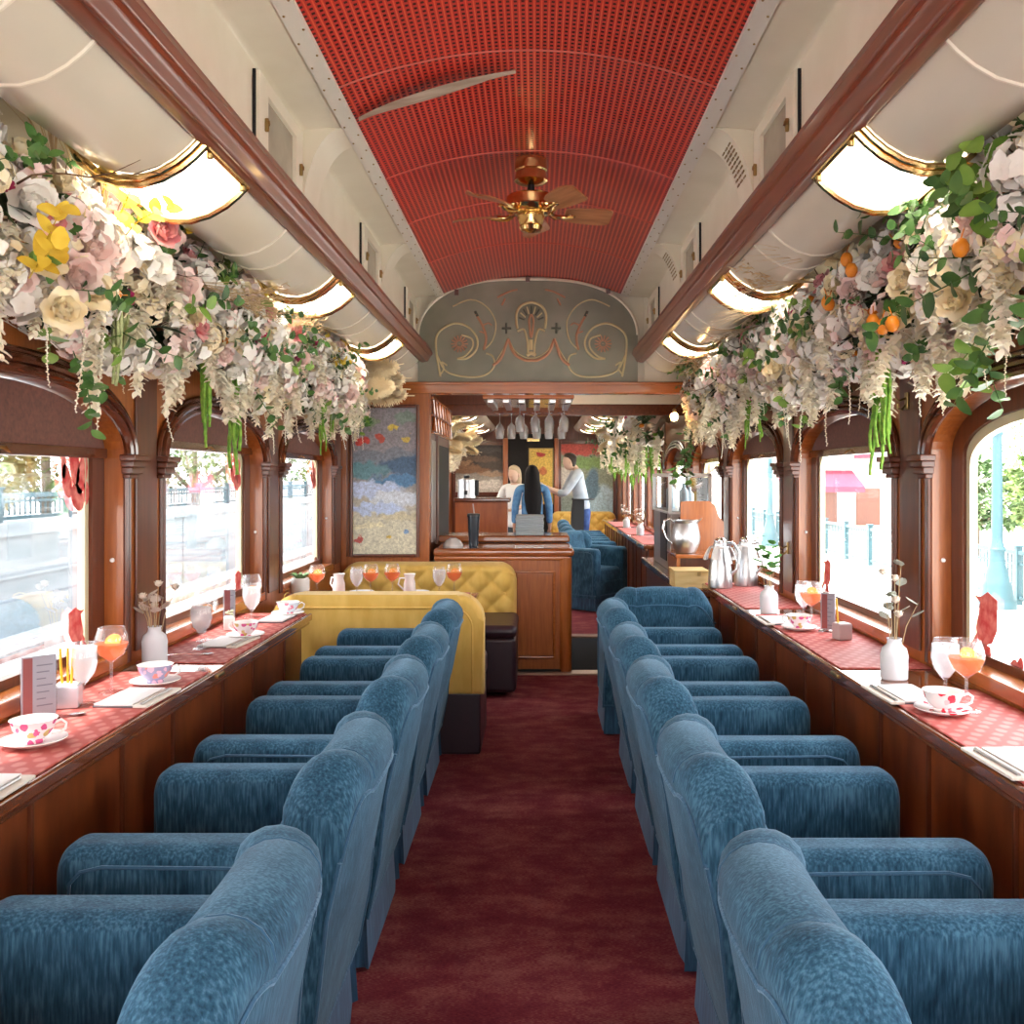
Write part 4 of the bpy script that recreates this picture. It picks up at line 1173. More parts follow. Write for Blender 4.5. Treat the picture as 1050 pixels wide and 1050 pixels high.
# ---------------------------------------------------------------- table ware
def floral(name, ground, c1, c2, scale=34, thr=.36):
    def f(nt, b):
        N = nt.nodes; L = nt.links
        tc = N.new('ShaderNodeTexCoord'); v = N.new('ShaderNodeTexVoronoi'); v.inputs['Scale'].default_value = scale
        nz = N.new('ShaderNodeTexNoise'); nz.inputs['Scale'].default_value = 70
        ad = N.new('ShaderNodeVectorMath'); ad.operation = 'MULTIPLY_ADD'; ad.inputs[1].default_value = (.012, .012, .012)
        L.new(nz.outputs['Color'], ad.inputs[0]); L.new(tc.outputs['Object'], ad.inputs[2]); L.new(tc.outputs['Object'], nz.inputs['Vector']); L.new(ad.outputs[0], v.inputs['Vector'])
        lt = N.new('ShaderNodeMath'); lt.operation = 'LESS_THAN'; lt.inputs[1].default_value = thr; L.new(v.outputs['Distance'], lt.inputs[0])
        sc = N.new('ShaderNodeSeparateColor'); L.new(v.outputs['Color'], sc.inputs[0])
        g2 = N.new('ShaderNodeMath'); g2.operation = 'GREATER_THAN'; g2.inputs[1].default_value = .6; L.new(sc.outputs[0], g2.inputs[0])
        m1 = N.new('ShaderNodeMix'); m1.data_type = 'RGBA'; m1.inputs[6].default_value = (*c1, 1); m1.inputs[7].default_value = (*c2, 1); L.new(g2.outputs[0], m1.inputs[0])
        m2 = N.new('ShaderNodeMix'); m2.data_type = 'RGBA'; m2.inputs[6].default_value = (*ground, 1); L.new(m1.outputs[2], m2.inputs[7]); L.new(lt.outputs[0], m2.inputs[0])
        L.new(m2.outputs[2], b.inputs['Base Color'])
    return mat(name, rough=.15, coat=.4, pattern=f)
fl = {'pink': floral('pink_floral_china', (.84, .72, .74), (.66, .10, .26), (.62, .40, .14), 48, .46),
      'mauve': floral('mauve_floral_china', (.36, .33, .50), (.84, .48, .60), (.78, .25, .20), 46, .46),
      'red': floral('red_petal_china', (.80, .77, .76), (.66, .03, .06), (.70, .52, .54), 40, .40),
      'blue': floral('blue_rim_china', (.70, .76, .84), (.75, .22, .30), (.80, .40, .48), 44, .40)}
def teacup(kind, loc, rot, label, slabel, saucer=True, scale=1):
    x, y, z = loc
    if saucer:
        bm = new_bm(); add_lathe(bm, [(0, .003), (.028, .003), (.032, 0), (.038, .001), (.062, .009), (.072, .015), (.071, .017), (.060, .012), (.034, .006), (0, .006)], 32)
        o = obj('saucer', bm, porcelain if kind != 'red' else fl['red'], loc=(x, y, z)); tag(o, slabel, 'saucer', 'floral tea saucers')
        z += .0065
    t = thing('teacup', label, 'teacup', (x, y, z), rot, 'floral teacups')
    bm = new_bm(); add_lathe(bm, [(0, 0), (.022, 0), (.023, .005), (.021, .008), (.034, .018), (.045, .034), (.050, .052), (.0515, .054)], 32); obj('cup_outside', bm, fl[kind], t)
    bm = new_bm(); add_lathe(bm, [(.0515, .054), (.049, .0545), (.0475, .052), (.043, .034), (.032, .019), (0, .014)], 32); obj('cup_inside', bm, porcelain, t)
    bm = new_bm(); add_tube(bm, [(.046, 0, .044), (.060, 0, .050), (.071, 0, .042), (.068, 0, .028), (.055, 0, .020), (.038, 0, .020)], .0032, 8); obj('handle', bm, porcelain, t)
    if scale != 1: t.scale = (scale,) * 3
Z = .7252
def on_mat(px, py): return (*atz(px, py, Z), Z)
teacup('pink', (-1.125, 2.17, Z), .15, 'pink and orange floral teacup nearest the camera beside the acrylic menu stand', 'white saucer with a strawberry sprig under the nearest pink floral teacup')
teacup('mauve', (-1.100, 2.80, Z), .2, 'mauve ground floral teacup in front of the white bud vase', 'saucer under the mauve floral teacup')
teacup('pink', (-1.085, 3.62, Z), 2.9, 'pink rose teacup at the second window beside the white menu pad', 'saucer under the pink rose teacup at the second window')
teacup('blue', (-1.075, 4.20, Z), .2, 'pale blue rimmed teacup at the booth end of the counter', 'saucer under the pale blue teacup by the booth')
teacup('red', (1.085, 2.46, Z), -.4, 'white teacup with red petals on the lamp-post side counter', 'saucer with red petals under the red-petal teacup')
teacup('pink', (1.085, 3.80, Z), 2.6, 'pink teacup at the middle platform window in front of the rose wine', 'saucer under the pink teacup at the middle platform window')
make_glass('balloon', 'balloon glass of rosé spritz at the nearest concrete-wall window', 'wine glass', (-1.185, 2.70, Z), rose_drink, .140, group='balloon glasses of rose drink', fruit=True)
make_glass('goblet', 'iced water goblet beside the silver caddy with yellow sticks', 'water glass', (-1.20, 2.56, Z), water, .155, group='iced water goblets')
make_glass('goblet', 'iced water goblet beside the bud vase at the second window', 'water glass', (-1.17, 3.38, Z), water, .15, group='iced water goblets')
make_glass('balloon', 'balloon glass with orange slice behind the water goblet at the second window', 'wine glass', (-1.215, 3.55, Z), rose_drink, .112, group='balloon glasses of rose drink', fruit=True)
make_glass('goblet', 'iced water goblet between the flower pot and the booth end of the counter', 'water glass', (-1.17, 3.98, Z), water, .15, group='iced water goblets')
make_glass('balloon', 'balloon glass with orange slice nearest the booth on the counter', 'wine glass', (-1.22, 4.14, Z), rose_drink, .112, group='balloon glasses of rose drink', fruit=True)
make_glass('goblet', 'iced water goblet beside the red-petal teacup', 'water glass', (1.165, 2.63, Z), water, .15, group='iced water goblets')
make_glass('balloon', 'balloon glass of rosé by the red bird on the lamp-post window', 'wine glass', (1.160, 2.49, Z), rose_drink, .140, group='balloon glasses of rose drink', fruit=True)
make_glass('goblet', 'iced water goblet at the middle platform window', 'water glass', (1.175, 4.06, Z), water, .15, group='iced water goblets')
make_glass('balloon', 'balloon glass of rosé at the middle platform window beside the menu stand', 'wine glass', (1.15, 3.86, Z), rose_drink, .140, group='balloon glasses of rose drink', fruit=True)

def pad(loc, rot, label, w=.105, d=.20, napkin=True, nlabel=None, nx=.075):
    x, y, z = loc
    t = thing('menu_pad', label, 'menu', loc, rot, 'white menu pads')
    bm = new_bm(); add_box(bm, -w / 2 - .003, w / 2 + .003, -d / 2 - .003, d / 2 + .003, 0, .004, .001, 1); obj('backing_board', bm, mat('pad_board', (.10, .085, .10), rough=.5, bump=(60, .05)) if 'pad_board' not in MATS else MATS['pad_board'], t)
    bm = new_bm(); add_box(bm, -w / 2, w / 2, -d / 2, d / 2, .004, .010, .001, 1); obj('paper_block', bm, paper, t)
    if napkin:
        n = thing('folded_napkin', nlabel, 'napkin', (x + nx * (1 if x < 0 else -1), y, z), rot, 'folded napkins')
        bm = new_bm(); add_box(bm, -.020, .020, -.11, .11, 0, .008, .003, 2); obj('napkin_fold', bm, linen, n)
        bm = new_bm(); add_tube(bm, [(0, -.10, .010), (0, -.02, .011), (0, .08, .010)], [.004, .003, .005], 8); obj('knife', bm, steel, n)
pad((-1.095, 2.62, Z), -.05, 'white menu pad between the nearest rosé glass and the mauve teacup', nlabel='folded linen napkin with knife by the counter edge near the mauve teacup')
pad((-1.085, 1.82, Z), .02, 'white menu pad at the frame edge before the nearest pink teacup', .13, .22, nlabel='folded linen napkin beside the menu pad at the frame edge')
pad((-1.13, 3.50, Z), -.1, 'white menu pad beside the pink rose teacup', nlabel='folded linen napkin at the second window')
pad((-1.09, 4.08, Z), -.05, 'white menu pad at the booth end of the counter', napkin=False)
pad((1.075, 2.66, Z), .03, 'white menu pad beside the red-petal teacup', nlabel='folded linen napkin by the counter edge beside the red-petal teacup')
pad((1.08, 2.02, Z), .03, 'white menu pad at the frame edge on the platform side', nlabel='folded napkin at the frame edge on the platform side')
pad((1.055, 4.02, Z), .0, 'white menu pad at the middle platform window', nlabel='folded linen napkin by the middle platform window', nx=.06)
def spoon(loc, rot, label):
    t = thing('teaspoon', label, 'spoon', loc, rot, 'steel teaspoons')
    bm = new_bm(); add_tube(bm, [(0, 0, .004), (0, .05, .008), (0, .11, .006)], [.0022, .002, .004], 8); obj('spoon_handle', bm, chrome, t)
    bm = new_bm(); add_lathe(bm, [(0, 0), (.012, .003), (.014, .006), (.010, .004), (0, .002)], 14)
    for v in bm.verts: v.co.y = v.co.y * 1.5 - .018
    obj('spoon_bowl', bm, chrome, t)
spoon((-1.17, 2.43, Z), 2.0, 'steel teaspoon lying behind the nearest pink teacup')
spoon((-1.125, 3.26, Z), 1.9, 'steel teaspoon lying before the second window menu pad')
def menu_stand(loc, rot, label, card_c, h=.165, w=.085):
    t = thing('menu_stand', label, 'menu stand', loc, rot, 'acrylic menu stands')
    bm = new_bm(); add_box(bm, -w / 2, w / 2, -.003, .003, 0, h, .001, 1); add_box(bm, -w / 2, w / 2, -.03, .03, 0, .004, .001, 1); obj('acrylic_holder', bm, acrylic, t)
    bm = new_bm(); add_box(bm, -w / 2 + .002, w / 2 - .002, -.0015, .0015, .006, h - .004); c = obj('menu_card', bm, card_c, t, smooth=False)
    bm = new_bm(); add_box(bm, -w / 2 + .006, -w / 2 + .028, -.0026, .0026, .01, h - .008)
    obj('red_band', bm, mat('menu_red', (.55, .14, .13), rough=.5, bump=(60, .05)) if 'menu_red' not in MATS else MATS['menu_red'], c, smooth=False)
    bm = new_bm()
    for k in range(7): add_box(bm, -.005, w / 2 - .010 - .008 * (k % 3), -.0025, .0025, h - .03 - .017 * k, h - .027 - .017 * k)
    obj('text_lines', bm, mat('menu_ink', (.36, .32, .38), rough=.6, bump=(60, .05)) if 'menu_ink' not in MATS else MATS['menu_ink'], c, smooth=False)
cardm = mat('menu_card_lilac', (.66, .60, .66), rough=.5, bump=(60, .05))
menu_stand((-1.235, 2.40, Z), .75, 'acrylic menu stand with red-edged card nearest the camera', cardm)
menu_stand((-1.225, 3.86, Z), .5, 'acrylic menu stand at the second window beside the flower pot', cardm, .16, .05)
menu_stand((1.19, 3.77, Z), -.6, 'acrylic menu stand at the middle platform window', cardm, .155, .06)
stick_m = mat('yellow_stick', (.80, .48, .03), rough=.4, bump=(60, .05))
def caddy(loc, label, m, sticks, h=.062, w=.032, stk='', gsp=False):
    t = thing('table_caddy', label, 'caddy', loc, .25)
    bm = new_bm(); add_box(bm, -w, w, -w, w, 0, h, .006, 2); obj('caddy_box', bm, m, t)
    bm = new_bm(); add_box(bm, -w + .005, w - .005, -w + .005, w - .005, h - .001, h + .001); obj('inner_opening', bm, linen, t)
    for k in range(sticks):
        bm = new_bm(); add_tube(bm, [(0, 0, 0), (.004 * (k - 1), .0, .055), (.006 * (k - 1), 0, .095)], .0035, 8)
        o = obj('sugar_stick', bm, stick_m, loc=(loc[0] - .015 + .012 * k, loc[1] + .006 * (k % 2), loc[2] + h * .98))
        tag(o, 'thin yellow sugar stick standing in the %s, %s' % (stk, ('side nearest the menu stand', 'middle one', 'side nearest the water goblet')[k]), 'stick', 'yellow sugar sticks')
caddy((-1.225, 2.53, Z), 'small silver-white caddy holding yellow sticks beside the menu stand', mat('silvered_caddy', (.62, .62, .66), rough=.25, metal=.5, bump=(20, .02)), 3, stk='silver caddy')
caddy((1.185, 3.58, Z), 'small pinkish grey box caddy on the middle platform mat', mat('taupe_caddy', (.44, .32, .31), rough=.5, bump=(40, .05)), 1, stk='pinkish box caddy', w=.028)
caddy((-1.205, 3.80, Z), 'small white flower pot caddy before the second window menu stand', porcelain, 0, h=.055, w=.022)
bm = new_bm()
for k in range(9):
    a = k * 2.4
    add_lathe(bm, [(0, -.006), (.006, 0), (0, .006)], 6, (.012 * math.cos(a), .012 * math.sin(a), .008 + .006 * (k % 3)))
o = obj('flower_posy', bm, mat('pale_posy', (.55, .56, .38), rough=.7, bump=(60, .2)), loc=(-1.205, 3.80, Z + .056)); tag(o, 'tiny green-white posy in the white pot at the second window', 'flowers')

# vases with dried stems
vase_m = mat('white_bud_vase', (.62, .63, .66), rough=.5, bump=(20, .02))
def petal(bm, o, ax, L, W, cup=.2, bend=.3, n=4, up=None):
    """a petal/leaf from o along direction ax"""
    ax = Vector(ax).normalized()
    up = Vector(up) if up else Vector((0, 0, 1))
    sd = ax.cross(up)
    if sd.length < 1e-4: sd = ax.orthogonal()
    sd.normalize(); nn = sd.cross(ax).normalized()
    rows = []
    for i in range(n + 1):
        t = i / n
        w = W * (math.sin(PI * (.06 + .90 * t ** .8)) ** .7)
        p = Vector(o) + ax * (L * t) + nn * (L * bend * t * t)
        rows.append([p - sd * w + nn * (W * cup), p, p + sd * w + nn * (W * cup)])
    add_grid(bm, rows)
def vase(loc, vlabel, flabel, kind, rot=0):
    t = lathe_thing('bud_vase', vlabel, 'vase', loc, [(0, 0), (.036, 0), (.040, .004), (.041, .075), (.036, .095), (.022, .108), (.020, .120), (.023, .126), (.019, .125), (.017, .108), (0, .02)], vase_m, 24, group='white bud vases')
    b = thing('dried_bouquet', flabel, 'flowers', (loc[0], loc[1], loc[2] + .05), rot)
    rr = random.Random(kind * 7 + int(loc[1] * 100))
    stems = new_bm(); lv = new_bm(); bl = new_bm()
    for k in range(9):
        a = rr.random() * 6.28; tl = .05 + rr.random() * .38; h = .12 + rr.random() * (.10 if kind != 2 else .22)
        tip = Vector((math.cos(a) * h * tl * .9, math.sin(a) * h * tl * .9, h))
        add_tube(stems, [(math.cos(a) * .005, math.sin(a) * .005, -.03), tip * .5 + Vector((0, 0, .02)), tip], [.0018, .0014, .0008], 5)
        if kind == 3:
            for j in range(3):
                q = tip * (.7 + .25 * j) + Vector((0, 0, .03)); petal(lv, q, (math.cos(a + 2 * j), math.sin(a + 2 * j), .6), .052, .018, .1, -.2)
        else:
            if k % 2 == 0:
                for j in range(2): petal(lv, tip * (.75 + .2 * j), (math.cos(a + 3 * j), math.sin(a + 3 * j), .5), .040, .017, .2, .1)
            else:
                for j in range(8):
                    petal(bl, tip, (math.cos(j * .8), math.sin(j * .8), .6 + .5 * (j % 2)), .022, .010, .3, .3)
    obj('stems', stems, mat('dry_stem', (.38, .27, .15), rough=.8, bump=(60, .2)) if 'dry_stem' not in MATS else MATS['dry_stem'], b)
    nm = 'vase_leaf_%d' % kind
    obj('leaves', lv, MATS.get(nm) or mat(nm, {1: (.60, .52, .46), 2: (.30, .31, .26), 3: (.08, .22, .05)}[kind], rough=.6, bump=(60, .1)), b)
    obj('blossoms', bl, MATS.get('dry_blossom') or mat('dry_blossom', (.66, .56, .46), rough=.8, bump=(60, .1)), b) if kind != 3 else bl.free()
vase((-1.235, 3.13, .72), 'white bud vase at the pillar between the concrete-wall windows', 'dried honesty and cream blooms in the bud vase facing the concrete wall', 1)
vase((1.125, 2.90, .72), 'white bud vase between the two nearest platform windows', 'grey dried leaves and twigs in the bud vase on the platform side', 2)
vase((1.085, 4.30, .72), 'white bud vase with fresh green leaves near the carafes', 'fresh green sprig in the bud vase near the carafes', 3)
vase((1.13, 10.05, .72), 'small vase on the rear counter nearer the bar', 'pale flowers in the rear counter vase nearer the bar', 1)
vase((1.13, 11.6, .72), 'small vase on the rear counter farther from the bar', 'pale flowers in the rear counter vase farther from the bar', 1)
# booth table ware
ZT = .6645
def bt(px): return (px - VX) * 5.34 / F + CX
for px, kind, lb in ((365, 'g', 'between the white creamer and the first rosé'), (382, 'b', 'first from the window beyond the booth caddies'), (403, 'b', 'second from the window'), (450, 'g', 'towards the aisle'), (466, 'b', 'third, at the aisle end')):
    if kind == 'b': make_glass('balloon', 'balloon glass of rosé on the booth table, %s' % lb, 'wine glass', (bt(px), 5.30 + .02 * math.sin(px), ZT), rose_drink, .138, group='booth table rose glasses', fruit=True)
    else: make_glass('goblet', 'water goblet on the booth table, %s' % lb, 'water glass', (bt(px), 5.36, ZT), water, .15, group='booth table water goblets')
make_glass('balloon', 'balloon glass with orange slice at the window end of the booth table', 'wine glass', (-1.19, 5.25, ZT), rose_drink, .138, group='booth table rose glasses', fruit=True)
for px, lb in ((346, 'nearest the window'), (419, 'between the rosé glasses')):
    t = thing('creamer_jug', 'white china creamer jug on the booth table, %s' % lb, 'jug', (bt(px), 5.38, ZT), PI if px > 400 else 2.6, 'white creamers on the booth table')
    bm = new_bm(); add_lathe(bm, [(0, 0), (.028, 0), (.036, .03), (.034, .07), (.026, .10), (.034, .125), (.030, .12), (.022, .10), (.030, .05), (0, .01)], 24); obj('body', bm, porcelain, t)
    bm = new_bm(); add_tube(bm, [(.028, 0, .10), (.055, 0, .10), (.065, 0, .065), (.035, 0, .035)], .005, 8); obj('handle', bm, porcelain, t)
t = lathe_thing('flower_pot', 'white square-shouldered pot with greenery at the booth window', 'pot', (-1.25, 5.12, ZT), [(0, 0), (.045, 0), (.05, .01), (.05, .12), (.044, .13), (.04, .12), (0, .10)], porcelain)
bm = new_bm()
for k in range(14):
    a = k * 2.39; petal(bm, (.01 * math.cos(a), .01 * math.sin(a), .0), (math.cos(a), math.sin(a), 1.2), .06, .014, .1, -.2)
o = obj('pot_greenery', bm, mat('pot_green', (.12, .22, .08), rough=.6, bump=(60, .1)), loc=(-1.25, 5.12, ZT + .115)); tag(o, 'pale greenery in the white pot at the booth window', 'plant')
for k, x in enumerate((-.98, -.66)):
    bm = new_bm(); add_lathe(bm, [(0, .003), (.028, .003), (.032, 0), (.062, .009), (.072, .015), (.071, .017), (.034, .006), (0, .006)], 28)
    o = obj('saucer', bm, porcelain, loc=(x, 5.46, ZT)); tag(o, 'white saucer on the booth table, %s' % ('towards the window', 'towards the aisle'), 'saucer') if False else tag(o, 'white saucer on the booth table ' + ('towards the window', 'towards the aisle')[k], 'saucer')
# brass coat hooks on the platform-side pillars
for y, z, lb in ((3.24, 1.60, 'on the pillar before the nearest platform window'), (4.78, .98, 'low on the second platform-side pillar')):
    t = thing('coat_hook', 'small aged brass coat hook ' + lb, 'hook', (1.30, y, z), 0)
    bm = new_bm(); add_box(bm, -.008, .0, -.012, .012, -.03, .03, .003); obj('back_plate', bm, brass_old, t)
    bm = new_bm(); add_tube(bm, [(-.004, 0, .01), (-.03, 0, .0), (-.045, 0, .012), (-.045, 0, .03)], .004, 8); add_tube(bm, [(-.004, 0, -.01), (-.02, 0, -.03), (-.035, 0, -.025), (-.035, 0, -.01)], .004, 8); obj('hook_arm', bm, brass_old, t)

# ---------------------------------------------------------------- ceiling fan
FAN = thing('ceiling_fan', 'brass ceiling fan with five wooden blades under the red ceiling', 'fan', (0.005, 4.05, 2.70))
def fz(z): return z - 2.70
bm = new_bm(); add_lathe(bm, [(0, 0), (.068, -.002), (.070, -.05), (.064, -.055), (.066, -.060), (.072, -.095), (.055, -.105), (.02, -.112), (0, -.112)], 28); obj('canopy', bm, brass, FAN)
bm = new_bm(); add_lathe(bm, [(.016, -.10), (.016, -.155), (0, -.155)], 16); obj('downrod', bm, black_m, FAN)
bm = new_bm(); add_lathe(bm, [(0, -.150), (.05, -.152), (.098, -.160), (.106, -.168), (.106, -.205), (.112, -.212), (.100, -.226), (.070, -.235), (0, -.236)], 32); obj('motor_housing', bm, brass, FAN)
bm = new_bm(); add_lathe(bm, [(0, -.234), (.055, -.236), (.060, -.250), (.048, -.285), (.052, -.292), (.044, -.306), (.015, -.314), (0, -.318)], 24); obj('switch_cap', bm, brass, FAN)
blade_m = mat('fan_blade_wood', rough=.35, coat=.3, pattern=ramp_noise((.26, .10, .04), (.40, .17, .075), (1, 8, 8), 4))
for k in range(5):
    ang = math.radians(14 + 72 * k)
    bm = new_bm()
    sec = [(.15, .030), (.19, .048), (.26, .060), (.32, .063), (.345, .055), (.36, .030)]
    for sgn in (1,):
        top = []; 
        for x, w in sec: top.append([(x, -w, .016), (x, 0, 0), (x, w, -.016)])
        add_grid(bm, top); add_grid(bm, [[(a, b, c - .006) for a, b, c in r] for r in top])
        edge = [r[0] for r in top] + [r[2] for r in top[::-1]] + [top[0][0]]
        add_grid(bm, [[p, (p[0], p[1], p[2] - .006)] for p in edge])
    b = obj('blade', bm, blade_m, FAN, angle=50, loc=(0, 0, -.225)); b.rotation_euler = (0, 0, ang)
    bm = new_bm()
    add_tube(bm, [(.07, .0, 0), (.11, .014, -.018), (.15, .010, -.012), (.185, .004, -.008)], .008, 8); add_tube(bm, [(.07, 0, 0), (.11, -.014, -.018), (.15, -.012, -.018), (.185, -.004, -.010)], .008, 8)
    add_lathe(bm, [(0, -.006), (.024, -.003), (.024, .002), (0, .004)], 12, (.175, 0, -.010))
    obj('blade_iron', bm, brass, b)
# sagging beige batten under the ceiling
bm = new_bm()
rows = []
for k in range(25):
    t_ = k / 24
    x = -.585 + .545 * t_
    y = 3.27 - .13 * t_ ** .8
    w = .042 * math.sin(PI * min(1, .05 + .95 * t_)) ** .8 + .003
    z = vz(x) - .012 - .02 * math.sin(PI * t_)
    rows.append([(x, y - w, z - .004), (x, y, z - .012), (x, y + w, z), (x, y, z + .004), (x, y - w, z - .004)])
add_grid(bm, rows)
o = obj('loose_trim_strip', bm, mat('beige_batten', rough=.5, pattern=ramp_noise((.34, .26, .19), (.50, .41, .32), (1, 6, 1), 4)), angle=60); tag(o, 'long curved beige trim strip hanging loose under the red ceiling', 'trim strip')
# ---------------------------------------------------------------- flower garlands
fm = {
    'white': mat('petal_white', rough=.55, spec=.3, pattern=ramp_noise((.86, .82, .74), (.90, .87, .82), (1, 1, 1), 2, noise=20)),
    'blush': mat('petal_blush', rough=.55, spec=.3, pattern=ramp_noise((.86, .62, .57), (.90, .78, .72), (1, 1, 1), 2, noise=20)),
    'cream': mat('petal_cream', rough=.55, spec=.3, pattern=ramp_noise((.86, .72, .44), (.90, .82, .62), (1, 1, 1), 2, noise=20)),
    'pink': mat('petal_pink', rough=.55, spec=.3, pattern=ramp_noise((.70, .22, .25), (.80, .46, .42), (1, 1, 1), 2, noise=20)),
    'magenta': mat('petal_magenta', (.58, .05, .20), rough=.55, bump=(60, .1)),
    'yellow': mat('leaf_yellow', rough=.5, spec=.3, pattern=ramp_noise((.62, .40, .03), (.78, .58, .07), (1, 1, 1), 2, noise=20)),
    'leaf': mat('leaf_green', rough=.45, spec=.4, pattern=ramp_noise((.035, .10, .022), (.10, .21, .045), (1, 1, 1), 2, noise=12)),
    'lime': mat('leaf_light_green', rough=.45, spec=.4, pattern=ramp_noise((.12, .24, .03), (.24, .38, .07), (1, 1, 1), 2, noise=12)),
    'amar': mat('amaranthus_green', rough=.7, pattern=ramp_noise((.10, .26, .02), (.26, .46, .06), (1, 1, 1), 3, noise=60)),
    'sage': mat('amaranthus_sage', rough=.7, pattern=ramp_noise((.30, .36, .16), (.50, .54, .28), (1, 1, 1), 3, noise=60)),
    'stock': mat('petal_ivory_spray', rough=.6, pattern=ramp_noise((.86, .78, .60), (.90, .86, .74), (1, 1, 1), 2, noise=20)),
    'straw': mat('dry_grass_straw', (.55, .40, .22), rough=.7, bump=(90, .2)),
    'twig': mat('twig_brown', (.14, .08, .04), rough=.8, bump=(90, .3)),
    'plume': mat('pampas_cream', rough=.9, sheen=.3, pattern=ramp_noise((.80, .64, .36), (.90, .78, .54), (2, 2, 8), 4)),
    'kum': mat('kumquat_orange', (.80, .26, .02), rough=.35, bump=(90, .15)),
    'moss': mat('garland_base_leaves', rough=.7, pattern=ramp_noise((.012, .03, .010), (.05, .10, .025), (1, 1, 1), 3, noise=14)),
}
R2 = random.Random(11)
def rose_bm(R=.05, seed=0, loose=0):
    rr = random.Random(seed); bm = new_bm()
    for n, tilt, L, r0 in ((4, 80, .62, .05), (5, 66, .75, .12), (6, 46, .92, .16), (7, 22 - loose, 1.05, .18)):
        for k in range(n):
            a = 2 * PI * k / n + rr.random() * .5 + tilt
            el = math.radians(tilt + rr.uniform(-7, 7))
            d = Vector((math.cos(a) * math.cos(el), math.sin(a) * math.cos(el), math.sin(el)))
            o = Vector((math.cos(a) * r0 * R, math.sin(a) * r0 * R, 0))
            up = Vector((-math.cos(a) * math.sin(el), -math.sin(a) * math.sin(el), math.cos(el)))
            petal(bm, o, d, R * L, R * .46 * (1 if tilt > 60 else 1.15), .22, .28 if tilt > 30 else .12, 4, up)
    return bm
def cluster_bm(seed, n=9, R=.05, pr=.018, npet=5, dome=1.0):
    rr = random.Random(seed); bm = new_bm()
    for k in range(n):
        z = rr.random() * .9 + .05; a = 2.4 * k + rr.random()
        r = math.sqrt(max(0, 1 - z * z))
        nrm = Vector((r * math.cos(a), r * math.sin(a), z)); p = nrm * R * rr.uniform(.8, 1.1) * dome
        q = nrm.to_track_quat('Z', 'Y')
        for j in range(npet):
            b = 2 * PI * j / npet + a
            petal(bm, p, q @ Vector((math.cos(b), math.sin(b), .25)), pr * rr.uniform(.85, 1.15), pr * .55, .15, -.15, 3, q @ Vector((0, 0, 1)))
    return bm
def strand_bm(seed, L=.30, n=36, w=.014, pl_=.016, droop=True, taper=.6):
    """hanging spray of small pointed petals (axis -Z from the origin)"""
    rr = random.Random(seed); bm = new_bm()
    sx, sy = rr.uniform(-.06, .06), rr.uniform(-.06, .06)
    def c(t): return Vector((sx * math.sin(t * 2), sy * math.sin(t * 2.4), -L * t))
    add_tube(bm, [c(t / 8) for t in range(9)], .0016, 4)
    for k in range(n):
        t = .06 + .94 * k / n; a = k * 2.4
        s = 1 - (1 - taper) * t
        d = Vector((math.cos(a), math.sin(a), -.9 + 1.3 * rr.random()))
        petal(bm, c(t), d, pl_ * s * rr.uniform(.8, 1.2) + w * .3, pl_ * .50 * s, .25, -.3, 3)
    return bm
def bead_bm(seed, L=.30):
    rr = random.Random(seed); bm = new_bm()
    sx = rr.uniform(-.05, .05)
    n = int(L / .009)
    def c(t): return Vector((sx * math.sin(t * 2.5), .01 * math.sin(t * 5), -L * t))
    add_tube(bm, [c(t / 8) for t in range(9)], .0012, 4)
    for k in range(n):
        t = (k + 1) / n; p = c(t); s = .0065 * (1.1 - .5 * t)
        add_lathe(bm, [(0, -s), (s, 0), (0, s * .9)], 5, tuple(p + Vector((.003 * math.cos(k * 2.4), .003 * math.sin(k * 2.4), 0))))
    return bm
def rope_bm(seed, L=.34, n=5):
    rr = random.Random(seed); bm = new_bm()
    for j in range(n):
        a = j * 2 * PI / n; r0 = .014; l = L * rr.uniform(.62, 1)
        m = 26
        pts = []; rs = []
        for k in range(m + 1):
            t = k / m
            pts.append((r0 * math.cos(a) * (1 - .3 * t) + .006 * math.sin(t * 9 + j), r0 * math.sin(a) * (1 - .3 * t), -l * t))
            rs.append((.0055 if k % 2 else .0080) * (1 - .55 * t) + .001)
        add_tube(bm, pts, rs, 6)
    return bm
def sprig_bm(seed, L=.20, n=9, lw=.017, ll=.045, spread=1.0):
    """leafy stem along +Z"""
    rr = random.Random(seed); bm = new_bm()
    bx, by = rr.uniform(-.3, .3), rr.uniform(-.3, .3)
    def c(t): return Vector((bx * L * t * t, by * L * t * t, L * t))
    add_tube(bm, [c(t / 5) for t in range(6)], [.002, .002, .0018, .0015, .0012, .0008], 4)
    for k in range(n):
        t = .15 + .85 * k / (n - 1) if n > 1 else 1; a = k * 2.4 + rr.random() * .6
        d = Vector((math.cos(a) * spread, math.sin(a) * spread, .55 + .3 * rr.random()))
        petal(bm, c(t), d, ll * rr.uniform(.75, 1.15), lw * rr.uniform(.8, 1.15), .12, -.25, 4)
    return bm
def wisp_bm(seed, n=16, L=.32, head=False):
    rr = random.Random(seed); bm = new_bm()
    for k in range(n):
        a = rr.random() * 6.28; sp = rr.uniform(.05, .32); l = L * rr.uniform(.7, 1.1)
        p = [(math.cos(a) * sp * l * t * t, math.sin(a) * sp * l * t * t, l * t) for t in (0, .25, .5, .75, 1)]
        add_tube(bm, p, [.0011, .001, .0009, .0008, .0004], 4)
        if head:
            for j in range(10):
                t = .65 + .035 * j; q = Vector((math.cos(a) * sp * l * t * t, math.sin(a) * sp * l * t * t, l * t))
                petal(bm, q, (math.cos(a + j * 2.4), math.sin(a + j * 2.4), 1.6), .022, .0035, .1, 0, 2)
    return bm
